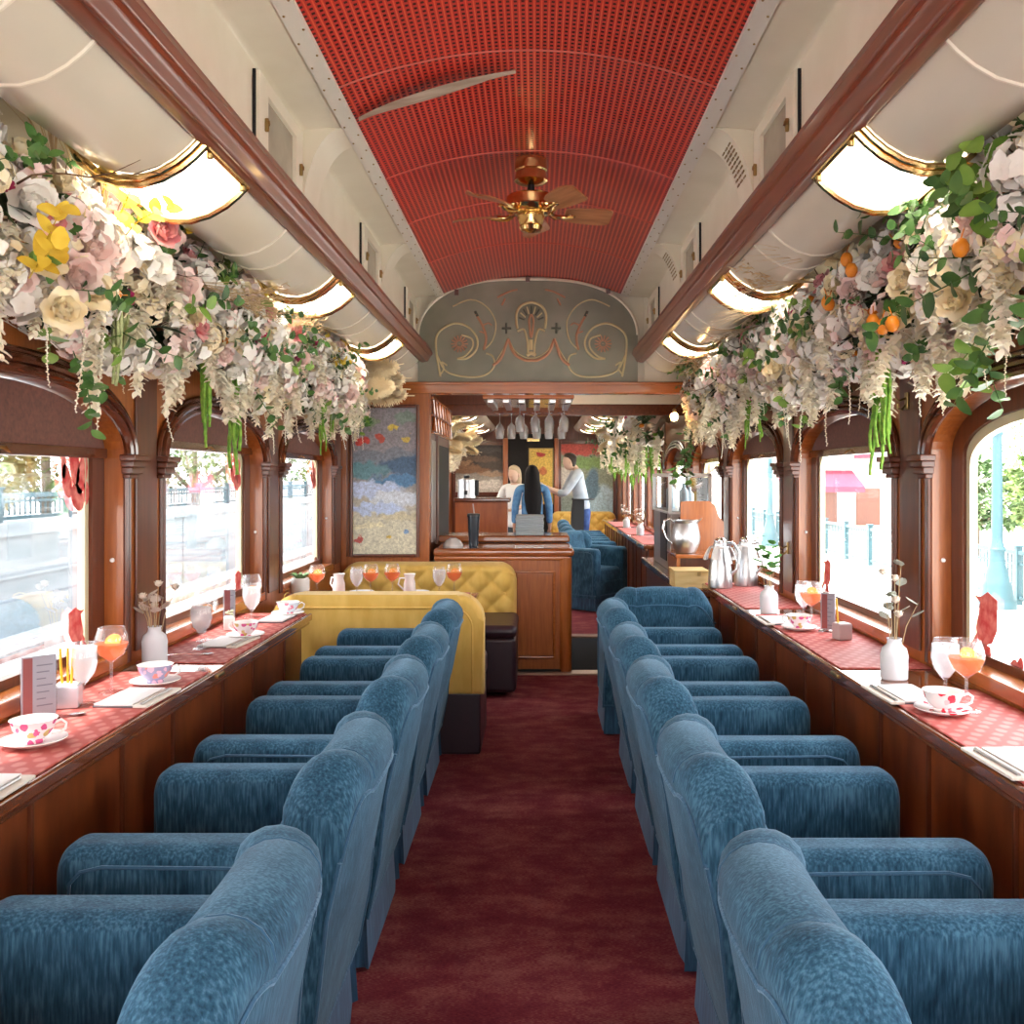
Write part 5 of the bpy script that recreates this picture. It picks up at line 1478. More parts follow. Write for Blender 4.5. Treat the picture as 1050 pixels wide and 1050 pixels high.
def plume_bm(seed, L=.34):
    rr = random.Random(seed); bm = new_bm()
    add_tube(bm, [(0, 0, 0), (0, .01, L * .6), (0, .04, L)], .003, 5)
    for k in range(900):
        t = .12 + .88 * rr.random(); a = rr.random() * 6.28
        w = .055 * math.sin(PI * min(.97, .12 + .80 * t)) ** .7
        d = Vector((math.cos(a), math.sin(a), 1.25)).normalized()
        o = Vector((0, .04 * t * t, L * t * .82))
        petal(bm, o, d, w * rr.uniform(.8, 1.35), .0045, .05, -.4, 3)
    return bm
def twig_bm(seed):
    rr = random.Random(seed); bm = new_bm()
    p = Vector((0, 0, 0)); d = Vector((0, 0, 1)); pts = [p.copy()]
    for k in range(7):
        d = (d + Vector((rr.uniform(-.35, .35), rr.uniform(-.35, .35), rr.uniform(-.1, .2)))).normalized(); p = p + d * .05; pts.append(p.copy())
        if k > 1: add_tube(bm, [p, p + (d + Vector((rr.uniform(-1, 1), rr.uniform(-1, 1), 0))).normalized() * .07], [.0015, .0005], 4)
    add_tube(bm, pts, [.0028 - .0003 * k for k in range(8)], 5)
    return bm
def kum_bm(seed):
    bm = new_bm()
    n = 10
    add_lathe(bm, [(0.0001, -.020), (.010, -.017), (.016, -.006), (.016, .005), (.010, .016), (.003, .019), (0, .017)], 12)
    add_tube(bm, [(0, 0, .016), (.003, 0, .026), (.008, .002, .04)], .0015, 4)
    return bm
PROTO = {}
def proto_mesh(name, bm, m):
    bmesh.ops.recalc_face_normals(bm, faces=bm.faces)
    me = bpy.data.meshes.new(name); bm.to_mesh(me); bm.free(); me.materials.append(m)
    me.polygons.foreach_set('use_smooth', [True] * len(me.polygons))
    PROTO.setdefault(name, []).append(me)
for sd in range(3):
    proto_mesh('white_rose', rose_bm(.052, sd, 4 * sd), fm['white'])
    proto_mesh('blush_rose', rose_bm(.055, sd + 10, 5 * sd), fm['blush'])
    proto_mesh('cream_rose', rose_bm(.048, sd + 20, 3 * sd), fm['cream'])
    proto_mesh('pink_peony', rose_bm(.050, sd + 30, 4 * sd), fm['pink'])
    proto_mesh('orchid_spray', cluster_bm(sd + 40, 8, .055, .026, 5), fm['white'])
    proto_mesh('hydrangea_cluster', cluster_bm(sd + 50, 16, .055, .017, 4), fm['blush'])
    proto_mesh('ivory_blossom_spray', strand_bm(sd + 60, .17, 56, .018, .030), fm['stock'])
    proto_mesh('white_hydrangea', cluster_bm(sd + 160, 18, .055, .020, 4), fm['white'])
    proto_mesh('cream_blossom_cluster', cluster_bm(sd + 170, 14, .05, .020, 5), fm['cream'])
    proto_mesh('leaf_sprig', sprig_bm(sd + 70), fm['leaf'])
    proto_mesh('light_leaf_sprig', sprig_bm(sd + 80, .15, 6, .022, .058), fm['lime'])
    proto_mesh('yellow_leaf_sprig', sprig_bm(sd + 90, .18, 9, .016, .042), fm['yellow'])
    proto_mesh('bead_flower_strand', bead_bm(sd + 100, .30 + .05 * sd), fm['stock'])
    proto_mesh('amaranthus_strand', rope_bm(sd + 110, .36), fm['amar'])
    proto_mesh('sage_amaranthus_strand', rope_bm(sd + 115, .34, 6), fm['sage'])
    proto_mesh('twig', twig_bm(sd + 120), fm['twig'])
    proto_mesh('grass_wisp', wisp_bm(sd + 130, 18, .34, sd == 1), fm['straw'])
    proto_mesh('pampas_plume', plume_bm(sd + 140), fm['plume'])
    proto_mesh('kumquat', kum_bm(sd), fm['kum'])
    proto_mesh('magenta_rose', rose_bm(.036, sd + 150), fm['magenta'])
HANG = {'ivory_blossom_spray', 'bead_flower_strand', 'amaranthus_strand', 'sage_amaranthus_strand'}
cnt = {}
def gp(px, py, X):
    Y = F * (X - CX) / (px - VX)
    return (X, Y, CZ + (VY - py) * Y / F)
class Garland:
    def __init__(self, label, s, y0, y1, rx=.16, rz=.21, zc=1.92, xc=1.19):
        self.s, self.y0, self.y1, self.rx, self.rz, self.zc, self.xc = s, y0, y1, rx, rz, zc, xc
        self.base = Vector((s * xc, (y0 + y1) / 2, zc))
        self.t = thing('flower_garland', label, 'flower garland', self.base)
    def put(self, kind, p, d=None, sc=1.0, roll=None, i=None):
        ms = PROTO[kind]; me = ms[R2.randrange(len(ms)) if i is None else i]
        o = bpy.data.objects.new(kind, me); COL.objects.link(o); o.parent = self.t
        o.location = Vector(p) - self.base
        if kind in HANG and d is None:
            o.rotation_euler = (R2.uniform(-.12, .12), R2.uniform(-.12, .12), R2.random() * 6.28)
        else:
            q = Vector(d).to_track_quat('Z', 'Y') @ Quaternion((0, 0, 1), R2.random() * 6.28 if roll is None else roll)
            o.rotation_euler = q.to_euler()
        o.scale = (sc, sc, sc)
        return o
    def surf(self, y, phi, k=1.0):
        ez = 1 + .12 * math.sin(y * 5.1) ; ex = 1 + .15 * math.sin(y * 3.7 + 1)
        end = min(1, .45 + (y - self.y0) / .3, .45 + (self.y1 - y) / .3)
        x = self.s * (self.xc - self.rx * ex * math.cos(phi) * k * end); z = self.zc + self.rz * ez * math.sin(phi) * k * end
        n = Vector((-self.s * math.cos(phi), -.35, math.sin(phi) * .7)).normalized()
        return Vector((x, y, z)), n
    def scatter(self, kind, n, sc=(.8, 1.2), phi=(-1.5, 1.6), k=(.85, 1.08), ys=None, jit=.5):
        a, b = ys or (self.y0 + .05, self.y1 - .05)
        for j in range(n):
            y = a + (b - a) * (j + R2.random()) / n
            p, nn = self.surf(y, R2.uniform(*phi), R2.uniform(*k))
            d = (nn + Vector((R2.uniform(-jit, jit), R2.uniform(-jit, jit), R2.uniform(-jit, jit)))).normalized()
            self.put(kind, p, None if kind in HANG else d, R2.uniform(*sc))
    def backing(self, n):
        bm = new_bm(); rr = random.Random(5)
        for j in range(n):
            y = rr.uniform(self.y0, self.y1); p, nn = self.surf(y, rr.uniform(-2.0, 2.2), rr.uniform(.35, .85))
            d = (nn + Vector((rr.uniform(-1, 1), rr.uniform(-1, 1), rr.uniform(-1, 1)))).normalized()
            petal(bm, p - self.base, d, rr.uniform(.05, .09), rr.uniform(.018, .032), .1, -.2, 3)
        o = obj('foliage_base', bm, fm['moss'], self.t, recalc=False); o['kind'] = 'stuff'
        bm = new_bm(); add_tube(bm, [Vector((self.s * (self.xc + .05), self.y0 + (self.y1 - self.y0) * k / 30, self.zc + .03 * math.sin(k))) - self.base for k in range(31)], .03, 8)
        obj('garland_core', bm, fm['twig'], self.t)

GL = Garland('long white, blush and yellow flower garland above the windows facing the concrete wall', -1, 1.72, 6.35, rz=.20, zc=1.90, xc=1.20)
GL.backing(1100)
MIX = (('leaf_sprig', 52, (.6, 1.0), (-1.6, 1.6)), ('light_leaf_sprig', 22, (.6, .95), (-1.6, 1.6)), ('orchid_spray', 98, (.7, 1.15), (-1.5, 1.5)), ('white_hydrangea', 72, (.7, 1.15), (-1.5, 1.5)), ('hydrangea_cluster', 60, (.7, 1.1), (-1.5, 1.4)), ('cream_blossom_cluster', 70, (.7, 1.1), (-1.5, 1.4)),
                         ('white_rose', 60, (.6, 1.0), (-1.4, 1.4)), ('blush_rose', 40, (.65, 1.1), (-1.2, 1.2)), ('cream_rose', 34, (.65, 1.0), (-1.3, 1.3)), ('pink_peony', 14, (.6, 1.0), (-1.1, 1.2)), ('magenta_rose', 7, (.7, 1.0), (-1.2, .6)),
                         ('ivory_blossom_spray', 98, (.75, 1.3), (-1.3, .9)), ('bead_flower_strand', 22, (.5, .8), (-1.2, -.3)), ('twig', 14, (.6, 1.0), (-.3, 1.6)))
for kind, n, sc, phi in MIX + (('kumquat', 10, (.8, 1.1), (-1, 1.2)),):
    GL.scatter(kind, n, sc, phi, k=(.8, 1.1))
for px, py in ((105, 198), (125, 205), (120, 225), (140, 212), (160, 215), (130, 240), (35, 270), (30, 285), (190, 240), (215, 252)): GL.put('yellow_leaf_sprig', gp(px, py, -1.02), (.6, -.6, .4), 1.0)
GL.scatter('yellow_leaf_sprig', 8, (.6, .9), (-.2, 1.4), ys=(3.6, 5.6))
for px, py in ((40, 265), (75, 285), (92, 300), (28, 210), (165, 240), (155, 275), (185, 295), (215, 305), (90, 255), (60, 320)):
    p = gp(px, py, -1.03); GL.put(('blush_rose', 'white_rose', 'cream_rose')[(px + py) % 3], p, (.8, -.55, .1), 1.02)
for px, py in ((163, 238), (300, 340)): GL.put('pink_peony', gp(px, py, -1.0), (.8, -.6, .1), .95)
for px, y0_, y1_, kd in ((211, 338, 462, 'amaranthus_strand'), (240, 345, 490, 'amaranthus_strand'), (327, 395, 468, 'amaranthus_strand'), (341, 400, 450, 'amaranthus_strand'), (118, 268, 400, 'sage_amaranthus_strand'), (132, 285, 410, 'sage_amaranthus_strand'), (106, 340, 447, 'bead_flower_strand'), (302, 390, 450, 'bead_flower_strand'), (290, 380, 440, 'bead_flower_strand')):
    p = gp(px, y0_, -1.10); L = (y1_ - y0_) * p[1] / F
    GL.put(kd, p, None, L / .36)
for px, py in ((75, 360), (85, 380), (20, 235)): GL.put('leaf_sprig', gp(px, py, -1.12), (.5, -.5, -.9), .8)
for k in range(4): GL.put('grass_wisp', gp(60 + 25 * k, 200 + 20 * k, -1.12), (.25, -.75, .55 + .1 * k), 1.1, i=k % 3)
for k in range(5): GL.put('grass_wisp', gp(180 + 22 * k, 285 + 14 * k, -1.08), (.6, .5, -.1 + .1 * k), .9, i=k % 3)
for px, py, d in ((365, 398, (.95, -.25, .0)), (362, 392, (.9, -.4, .10)), (350, 388, (.8, -.6, .2)), (370, 404, (.95, -.3, -.10)), (345, 400, (.7, -.7, 0))):
    GL.put('pampas_plume', (-1.10, 5.85, CZ + (VY - py) * 5.85 / F), d, 1.15)

GR = Garland('long white and blush flower garland with kumquats above the platform windows', 1, 1.78, 6.6, rz=.20, zc=1.90, xc=1.20)
GR.backing(1100)
for kind, n, sc, phi in MIX + (('kumquat', 26, (.8, 1.2), (-1.3, 1.3)),):
    GR.scatter(kind, n, sc, phi, k=(.8, 1.1))
GR.scatter('leaf_sprig', 26, (.8, 1.2), (-1.6, 1.6), ys=(1.8, 2.7))
for px, py in ((862, 262), (900, 285), (930, 290), (955, 275), (880, 300), (1000, 275), (985, 310), (930, 320), (1035, 290), (1020, 150), (795, 380), (820, 360)):
    GR.put(('white_rose', 'blush_rose', 'cream_rose')[(px + py) % 3], gp(px, py, 1.05), (-.8, -.55, .1), 1.0)
for px, py in ((985, 254), (868, 266), (873, 277), (850, 312), (895, 330), (905, 335), (915, 332), (848, 310)): GR.put('kumquat', gp(px, py, .98), (0, 0, 1), 1.15)
for px, y0_, y1_, kd in ((900, 345, 492, 'amaranthus_strand'), (905, 345, 470, 'amaranthus_strand'), (768, 405, 462, 'amaranthus_strand'), (775, 405, 455, 'amaranthus_strand'), (868, 300, 360, 'sage_amaranthus_strand'), (890, 370, 440, 'bead_flower_strand'), (806, 400, 455, 'bead_flower_strand'), (958, 335, 378, 'bead_flower_strand')):
    p = gp(px, y0_, 1.10); L = (y1_ - y0_) * p[1] / F
    GR.put(kd, p, None, L / .36)
for px, py in ((1010, 190), (1025, 210), (1000, 215), (1035, 235), (1005, 235), (1040, 180), (1015, 345), (1000, 350), (1030, 250)):
    GR.put('leaf_sprig' if py % 2 else 'light_leaf_sprig', gp(px, py, 1.06), (-.6, -.5, .2 if py < 300 else -.8), .95)
for k in range(5): GR.put('grass_wisp', gp(870 - 30 * k, 268 + 22 * k, 1.06), (-.75, -.1, .12 - .1 * k), .95, i=k % 3)
for px, py in ((735, 450), (740, 445), (725, 455), (730, 460)): GR.put('leaf_sprig', (1.05, 6.2, CZ + (VY - py) * 6.2 / F), (-.3, -.2, -1), 1.3)

G3 = Garland('pale flower garland with green ropes over the far platform-side windows', 1, 8.3, 13.6, rx=.2, rz=.22, zc=1.84, xc=1.14)
G3.backing(500)
for kind, n, sc, phi in (('leaf_sprig', 30, (1, 1.4), (-1.6, 1.2)), ('orchid_spray', 60, (1, 1.5), (-1.5, 1.5)), ('white_rose', 30, (1, 1.5), (-1.4, 1.4)), ('cream_rose', 24, (1, 1.4), (-1.4, 1.4)), ('ivory_blossom_spray', 50, (1.1, 1.7), (-1.5, .5)), ('amaranthus_strand', 26, (.8, 1.3), (-1.4, -.7)), ('pampas_plume', 6, (.7, 1), (-.5, 1)), ('kumquat', 8, (1.2, 1.6), (-1.3, 1.3)), ('blush_rose', 12, (1, 1.4), (-1, 1))):
    G3.scatter(kind, n, sc, phi)
G3.put('magenta_rose', (.95, 8.9, 1.90), (-.6, -.8, 0), 2.2)
G4 = Garland('dried pampas and cream flower garland over the rear saloon painting side', -1, 8.8, 13.2, rx=.18, rz=.16, zc=1.80, xc=1.12)
G4.backing(300)
for kind, n, sc, phi in (('pampas_plume', 14, (.8, 1.2), (-1, 1)), ('orchid_spray', 24, (1, 1.4), (-1.5, 1.2)), ('ivory_blossom_spray', 24, (1.1, 1.7), (-1.5, .4)), ('cream_rose', 12, (1, 1.4), (-1.4, 1.4))):
    G4.scatter(kind, n, sc, phi)
t = thing('glowing_bulb', 'small glowing amber globe bulb among the flowers by the bar opening', 'light bulb', (.955, 6.36, 1.745))
bm = new_bm(); add_lathe(bm, [(0, -.03), (.018, -.024), (.027, -.004), (.024, .014), (.012, .026), (0, .028)], 16); obj('globe', bm, bulbglow, t)
bm = new_bm(); add_lathe(bm, [(.013, .024), (.014, .045), (.006, .055), (0, .056)], 12); obj('socket', bm, brass_old, t)
bm = new_bm(); add_tube(bm, [(0, 0, .05), (.05, 0, .10), (.16, 0, .13)], .003, 6); obj('flex', bm, black_m, t)
# ---------------------------------------------------------------- red window stickers
decal_m = mat('red_window_sticker', (.75, .11, .09), rough=.5, pattern=ramp_noise((.62, .05, .05), (.82, .26, .22), (1, 1, 1), 3, noise=30))
def sticker(name, s, px, py, polys, label, scale, line=None, flip=1):
    X = s * (GX - .010)
    x, y, z = gp(px, py, X)
    bm = new_bm()
    for P in polys:
        a = [bm.verts.new((0, flip * u * scale * 1.5, v * scale)) for u, v in P]; b = [bm.verts.new((-s * .0015, flip * u * scale * 1.5, v * scale)) for u, v in P]
        n = len(P); bm.faces.new(a); bm.faces.new(b[::-1])
        for k in range(n): bm.faces.new((a[k], a[(k + 1) % n], b[(k + 1) % n], b[k]))
    if line: add_tube(bm, [(0, flip * u * scale * 1.5, v * scale) for u, v in line], .003, 5)
    o = obj(name, bm, decal_m, smooth=False, loc=(X, y, z)); tag(o, label, 'window sticker', 'red window stickers')
def ell(cx, cy, rx, ry, rot=0, n=14):
    return [(cx + rx * math.cos(2 * PI * k / n) * math.cos(rot) - ry * math.sin(2 * PI * k / n) * math.sin(rot), cy + rx * math.cos(2 * PI * k / n) * math.sin(rot) + ry * math.sin(2 * PI * k / n) * math.cos(rot)) for k in range(n)]
bird = [[(-.42, 1.0), (-.1, 1.15), (.12, 1.0), (.34, .98), (.16, .86), (.20, .6), (.30, .2), (.22, -.1), (.05, -.2), (-.25, -.05), (-.42, .3), (-.42, .7)], [(-.2, -.15), (.12, -.12), (.2, -.55), (.1, -1.0), (-.1, -1.05), (-.22, -.6)], [(.26, .1), (.45, -.2), (.42, -.4), (.25, -.15)]]
hang = [ell(0, .3, .16, .6, .1), ell(.25, .0, .18, .5, -.2), ell(-.25, -.15, .15, .42, .2), ell(.1, -.55, .2, .35, .3), ell(-.35, .25, .08, .35), ell(.4, -.45, .1, .3)]
sticker('bird_sticker', 1, 1010, 655, bird + [ell(-.9, -.5, .12, .3, .3), ell(-1.1, -.4, .10, .28, .2)], 'red bird sticker on a branch on the lamp-post window', .125, [(-.0, -.5), (-.6, -.62), (-1.2, -.8), (-2.2, -1.25)], 1)
sticker('bird_sticker', 1, 848, 597, bird, 'red bird sticker on the middle platform window', .095, [(0, -.5), (-.8, -.75), (-2.0, -1.1), (-3.2, -1.35)])
sticker('bird_sticker', -1, 79, 655, bird, 'red bird sticker low on the nearest concrete-wall window', .085)
sticker('bird_sticker', -1, 245, 607, bird, 'red bird sticker low on the second concrete-wall window', .09)
sticker('blossom_sticker', -1, 76, 487, hang, 'red hanging blossom sticker at the top of the nearest concrete-wall window', .125)
sticker('blossom_sticker', -1, 241, 482, hang, 'red hanging blossom sticker at the top of the second concrete-wall window', .11)
sticker('blossom_sticker', -1, 321, 487, hang, 'red hanging blossom sticker at the top of the booth window', .10)
sticker('bird_sticker', 1, 770, 570, bird, 'faint red bird sticker on the window behind the carafes', .085)

# ---------------------------------------------------------------- rear saloon: pictures and door
far_a = blob_picture('sepia_canvas', (.50, .48, .42), (.035, .025, .02), [(.3, .48, .45, .10, (.20, .11, .06)), (.8, .58, .35, .12, (.06, .045, .035)), (.4, .70, .5, .07, (.11, .07, .045)), (.15, .62, .2, .06, (.26, .16, .09)), (.75, .38, .3, .06, (.34, .24, .16)), (.55, .16, .6, .09, (.62, .60, .54)), (.6, .88, .5, .06, (.05, .04, .035))], (.80, .75), 16)
picture('dark framed sepia painting on the rear wall behind the coffee urn', -1.25, -.47, 1.10, 1.84, YE - .01, far_a, .05)
far_b = blob_picture('green_red_canvas', (.30, .34, .36), (.25, .30, .22), [(.15, .55, .20, .25, (.55, .52, .46)), (.2, .2, .25, .2, (.22, .26, .22)), (.8, .25, .3, .25, (.40, .56, .64)), (.5, .93, .7, .10, (.45, .07, .05)), (.5, .75, .5, .08, (.18, .30, .10)), (.6, .5, .14, .2, (.10, .18, .24))], (.85, 1.35), 16)
picture('tall framed green and red painting on the rear wall behind the man', .42, 1.24, .55, 1.86, YE - .01, far_b, .05)
bm = new_bm(); add_box(bm, -.42, .31, YE - .04, YE - .005, 0, 2.02); struct('door_1', bm, dark_hole, smooth=False)
for x0, x1 in ((-.50, -.42), (.31, .38)):
    bm = new_bm(); add_box(bm, x0, x1, YE - .07, YE, 0, 1.95, .01); struct('trim_%d' % (21 if x0 < 0 else 22), bm, wood_z)
poster_m = blob_picture('yellow_poster_art', (.62, .40, .06), (.66, .46, .10), [(.4, .25, .2, .12, (.55, .22, .04)), (.6, .6, .16, .08, (.45, .14, .05)), (.5, .9, .2, .05, (.45, .05, .05))], (.36, .85), 14)
t = thing('door_poster', 'yellow poster on the dark rear door', 'poster', (.10, YE - .05, .92))
bm = new_bm(); add_box(bm, -.18, .18, -.008, 0, 0, .86); obj('poster_sheet', bm, poster_m, t, smooth=False)
bm = new_bm()
for a in ((-.195, -.18, -.015, .875), (.18, .195, -.015, .875), (-.18, .18, -.015, 0), (-.18, .18, .86, .875)): add_box(bm, a[0], a[1], -.02, 0, a[2], a[3])
obj('poster_frame', bm, brass_old, t)
bm = new_bm(); add_box(bm, -.10, .10, -.012, 0, 0, .055, .004); o = obj('door_plate', bm, brass, loc=(-.02, YE - .05, 1.90)); tag(o, 'small brass plate above the yellow poster on the rear door', 'plate')

# ---------------------------------------------------------------- people
def skin_mesh(name, chains, m, parent, sub=2, extra=None):
    """chains: list of [(x,y,z,r), ...]; chains share joints by coordinate"""
    V, E, Rr, ix = [], [], [], {}
    for ch in chains:
        prev = None
        for x, y, z, r in ch:
            key = (round(x, 4), round(y, 4), round(z, 4))
            if key not in ix:
                ix[key] = len(V); V.append((x, y, z)); Rr.append(r)
            if prev is not None and prev != ix[key]: E.append((prev, ix[key]))
            prev = ix[key]
    me = bpy.data.meshes.new(name + '_graph'); me.from_pydata(V, E, [])
    o = bpy.data.objects.new(name, me); COL.objects.link(o)
    sm = o.modifiers.new('s', 'SKIN'); sm.use_smooth_shade = True; sm.branch_smoothing = .6
    sk = me.skin_vertices[0].data
    for i, r in enumerate(Rr):
        rr = r if isinstance(r, tuple) else (r, r)
        sk[i].radius = rr; sk[i].use_root = (i == 0)
    su = o.modifiers.new('u', 'SUBSURF'); su.levels = sub; su.render_levels = sub
    dg = bpy.context.evaluated_depsgraph_get()
    nm = bpy.data.meshes.new_from_object(o.evaluated_get(dg))
    o.modifiers.clear(); o.data = nm; bpy.data.meshes.remove(me)
    if extra:
        bm = new_bm(); bm.from_mesh(nm); extra(bm); bm.to_mesh(nm); bm.free()
    nm.materials.clear(); nm.materials.append(m)
    nm.polygons.foreach_set('use_smooth', [True] * len(nm.polygons))
    o.parent = parent
    return o
skin_a = mat('skin_tan', (.46, .26, .17), rough=.5, bump=(60, .05)); skin_b = mat('skin_fair', (.62, .42, .32), rough=.5, bump=(60, .05))
hair_black = mat('hair_black', (.005, .004, .005), rough=.6, spec=.2, bump=(180, .4)); hair_brown = mat('hair_dark_brown', (.025, .015, .010), rough=.5, bump=(180, .4)); hair_blond = mat('hair_pale_blond', (.52, .40, .26), rough=.6, bump=(180, .4))
denim = mat('blue_denim', rough=.8, pattern=ramp_noise((.05, .15, .32), (.11, .26, .46), (1, 1, 1), 5, noise=18)); jeans = mat('dark_jeans', rough=.8, pattern=ramp_noise((.02, .045, .16), (.04, .09, .26), (1, 1, 1), 5, noise=18))
shirt_m = mat('grey_blue_shirt', rough=.8, pattern=ramp_noise((.32, .38, .46), (.44, .50, .57), (1, 1, 1), 4, noise=10)); apron_m = mat('charcoal_apron', (.035, .04, .045), rough=.8, bump=(90, .2)); white_shirt = mat('white_shirt', (.72, .72, .72), rough=.8, bump=(60, .1)); shoe_m = mat('black_shoe', (.012, .012, .012), rough=.4, bump=(40, .1))
def hand(bm, w, d, s, pal):
    """palm at wrist w pointing along d, thumb side s, palm normal pal; five bent fingers"""
    w, d, s, pal = Vector(w), Vector(d).normalized(), Vector(s).normalized(), Vector(pal).normalized()
    for k, (off, L) in enumerate(((.026, .066), (.009, .075), (-.009, .070), (-.026, .055))):
        b = w + d * .075 + s * off
        add_tube(bm, [b - d * .03, b, b + d * L * .45 + pal * .008, b + d * L * .78 + pal * .026, b + d * L * .92 + pal * .046], [.010, .0095, .009, .008, .006], 8)
    b = w + d * .02 + s * .028
    add_tube(bm, [b - s * .012, b + s * .022 + d * .02, b + s * .034 + d * .048 + pal * .012, b + s * .030 + d * .068 + pal * .022], [.012, .011, .010, .007], 8)
HEADP = [(.118, .004, .005), (.112, .03, .036), (.095, .055, .066), (.065, .072, .088), (.03, .077, .095), (-.005, .076, .094), (-.04, .069, .088), (-.075, .056, .074), (-.10, .036, .048), (-.112, .012, .02)]
def loft(bm, secs, n=16):
    rings = [[bm.verts.new((x + rx * math.cos(2 * PI * k / n), y + ry * math.sin(2 * PI * k / n), z)) for k in range(n)] for x, y, z, rx, ry in secs]
    for a, b in zip(rings, rings[1:]):
        for k in range(n): bm.faces.new((a[k], a[(k + 1) % n], b[(k + 1) % n], b[k]))
    bm.faces.new(rings[0][::-1]); bm.faces.new(rings[-1])
def hair_mesh(name, secs, m, t):
    bm = new_bm(); loft(bm, secs)
    return obj(name, bm, m, t, angle=80)
def person(label, loc, rotz, H, skinm, sh=.19, hip=.085, arms=None, lean=0.0, head_fwd=.03, head_drop=0, female=False):
    """local +Y is the facing direction; returns root and joint dict"""
    t = thing('person', label, 'person', loc, rotz)
    k = H / 1.75
    hipz = .90 * k
    def L(y, z):  # lean the trunk forward about the hips
        dz = z - hipz
        return (y + dz * math.sin(lean), hipz + dz * math.cos(lean))
    J = {}
    py, pz = 0, hipz
    cy, cz = L(.01, 1.28 * k); wy, wz = L(0, 1.08 * k); ny, nz = L(0, 1.47 * k); sy, sz = L(0, 1.42 * k); hy, hz = L(head_fwd, 1.59 * k - head_drop); ty, tz = L(head_fwd + .005, 1.68 * k - head_drop)
    J.update(waist=(wy, wz), chest=(cy, cz), neck=(ny, nz), sh=(sy, sz), head=(hy, hz), top=(ty, tz), hip=hipz, k=k)
    ch = [[(0, py, pz, (.135 * k, .095 * k)), (0, wy, wz, (.115 * k, .085 * k)), (0, cy, cz, (.145 * k, .10 * k)), (0, sy, sz, (.10 * k, .07 * k)), (0, ny, nz + .02, .050 * k), (0, (ny + hy) / 2, (nz + hz) / 2 - .01, .052 * k), (0, hy, hz, (.073 * k, .088 * k)), (0, ty, tz, (.060 * k, .072 * k))],
          [(0, hy, hz, .08), (0, hy + .075 * k, hz - .01, .022 * k), (0, hy + .105 * k, hz - .018, .010 * k)]]
    hands = []
    for i, s in enumerate((-1, 1)):
        ch.append([(0, py, pz, .1), (s * hip * k, py, pz - .06, .085 * k), (s * (hip + .005) * k, py + .01, .50 * k, .055 * k), (s * (hip + .01) * k, py - .01, .30 * k, .050 * k), (s * (hip + .01) * k, py - .01, .09 * k, .035 * k), (s * (hip + .015) * k, py + .03, .035, .036 * k), (s * (hip + .025) * k, py + .14 * k, .028, .028 * k)])
        el, wr, th, pn = arms[i]
        J['arm%d' % i] = (el, wr)
        ch.append([(0, sy, sz, .1), (s * sh * k, sy, sz - .01, .052 * k), (*el, .040 * k), (*[(a + b) / 2 for a, b in zip(el, wr)], .036 * k), (*wr, .026 * k), (*[w + (w - e) / math.dist(wr, el) * .055 for w, e in zip(wr, el)], (.034 * k, .018 * k))])
        hands.append((wr, [w - e for w, e in zip(wr, el)], th, pn))
    def ex(bm):
        for h in hands: hand(bm, *h)
        loft(bm, [(0, hy, hz + dz * k, rx * k, ry * k) for dz, rx, ry in HEADP])
        for s in (-1, 1):
            add_lathe(bm, [(0, -.028), (.012, -.015), (.014, .01), (.008, .026), (0, .028)], 8, (s * .078 * k, hy - .005, hz - .005))
            add_lathe(bm, [(0, -.007), (.010, 0), (0, .007)], 8, (s * .030 * k, hy + .076 * k, hz + .008))
        add_tube(bm, [(-.022, hy + .074 * k, hz - .052), (0, hy + .084 * k, hz - .052), (.022, hy + .074 * k, hz - .052)], .006, 6)
    obj_ = skin_mesh('body', ch, skinm, t, 2, ex)
    return t, J
def garment_top(t, J, m, name, sh, wide=1.12, hem=-.08, sleeve=1.0, arms=True):
    k = J['k']; wy, wz = J['waist']; cy, cz = J['chest']; sy, sz = J['sh']; ny, nz = J['neck']; hz = J['hip'] + hem
    ch = [[(0, wy, wz, (.135 * k * wide, .105 * k * wide)), (0, cy, cz, (.165 * k * wide, .118 * k * wide)), (0, sy, sz, (.115 * k * wide, .082 * k * wide)), (0, ny, nz + .01, .062 * k)],
          [(0, wy, wz, .1), (0, 0, hz, (.150 * k * wide, .118 * k * wide))]]
    for i, s in enumerate((-1, 1)):
        el, wr = J['arm%d' % i]
        e = [a + (b - a) * sleeve for a, b in zip(el, wr)]
        ch.append([(0, sy, sz, .1), (s * sh * k, sy, sz - .012, .066 * k), (*el, .054 * k), (*e, .044 * k)])
    return skin_mesh(name, ch, m, t, 2)
# woman seen from behind, long black hair, denim jacket
t, J = person('woman in a denim jacket with long black hair seen from behind at the bar', (-.02, 10.9, 0), .06, 1.50, skin_a, .175, .085,
    arms=[((-.195, -.01, 1.00), (-.205, .05, .78), (0, 1, 0), (1, 0, 0)), ((.195, -.01, 1.00), (.205, .05, .78), (0, 1, 0), (-1, 0, 0))])
garment_top(t, J, denim, 'denim_jacket', .18, 1.16, -.16, .92)
k = J['k']; hy, hz = J['head']
hair_mesh('black_hair', [(0, hy - .012, hz + dz * k, rx * k, ry * k) for dz, rx, ry in ((.138, .005, .006), (.130, .035, .04), (.108, .065, .075), (.07, .086, .096))] + [(0, hy - .03, hz + .02, .086, .085), (0, hy - .05, hz - .06, .088, .07), (.003, hy - .085, hz - .16, .098, .055), (.006, hy - .105, hz - .28, .102, .048), (.012, hy - .115, hz - .40, .088, .042), (.022, hy - .12, hz - .50, .062, .032), (.03, hy - .12, hz - .57, .030, .02), (.034, hy - .12, hz - .60, .006, .006)], hair_black, t)
skin_mesh('jeans', [[(0, 0, .80, (.15, .11)), (0, 0, .70, (.14, .11))]] + [[(0, 0, .70, .12), (s * .085, 0, .62, .09), (s * .09, .01, .42, .065), (s * .095, -.005, .10, .055)] for s in (-1, 1)], jeans, t)
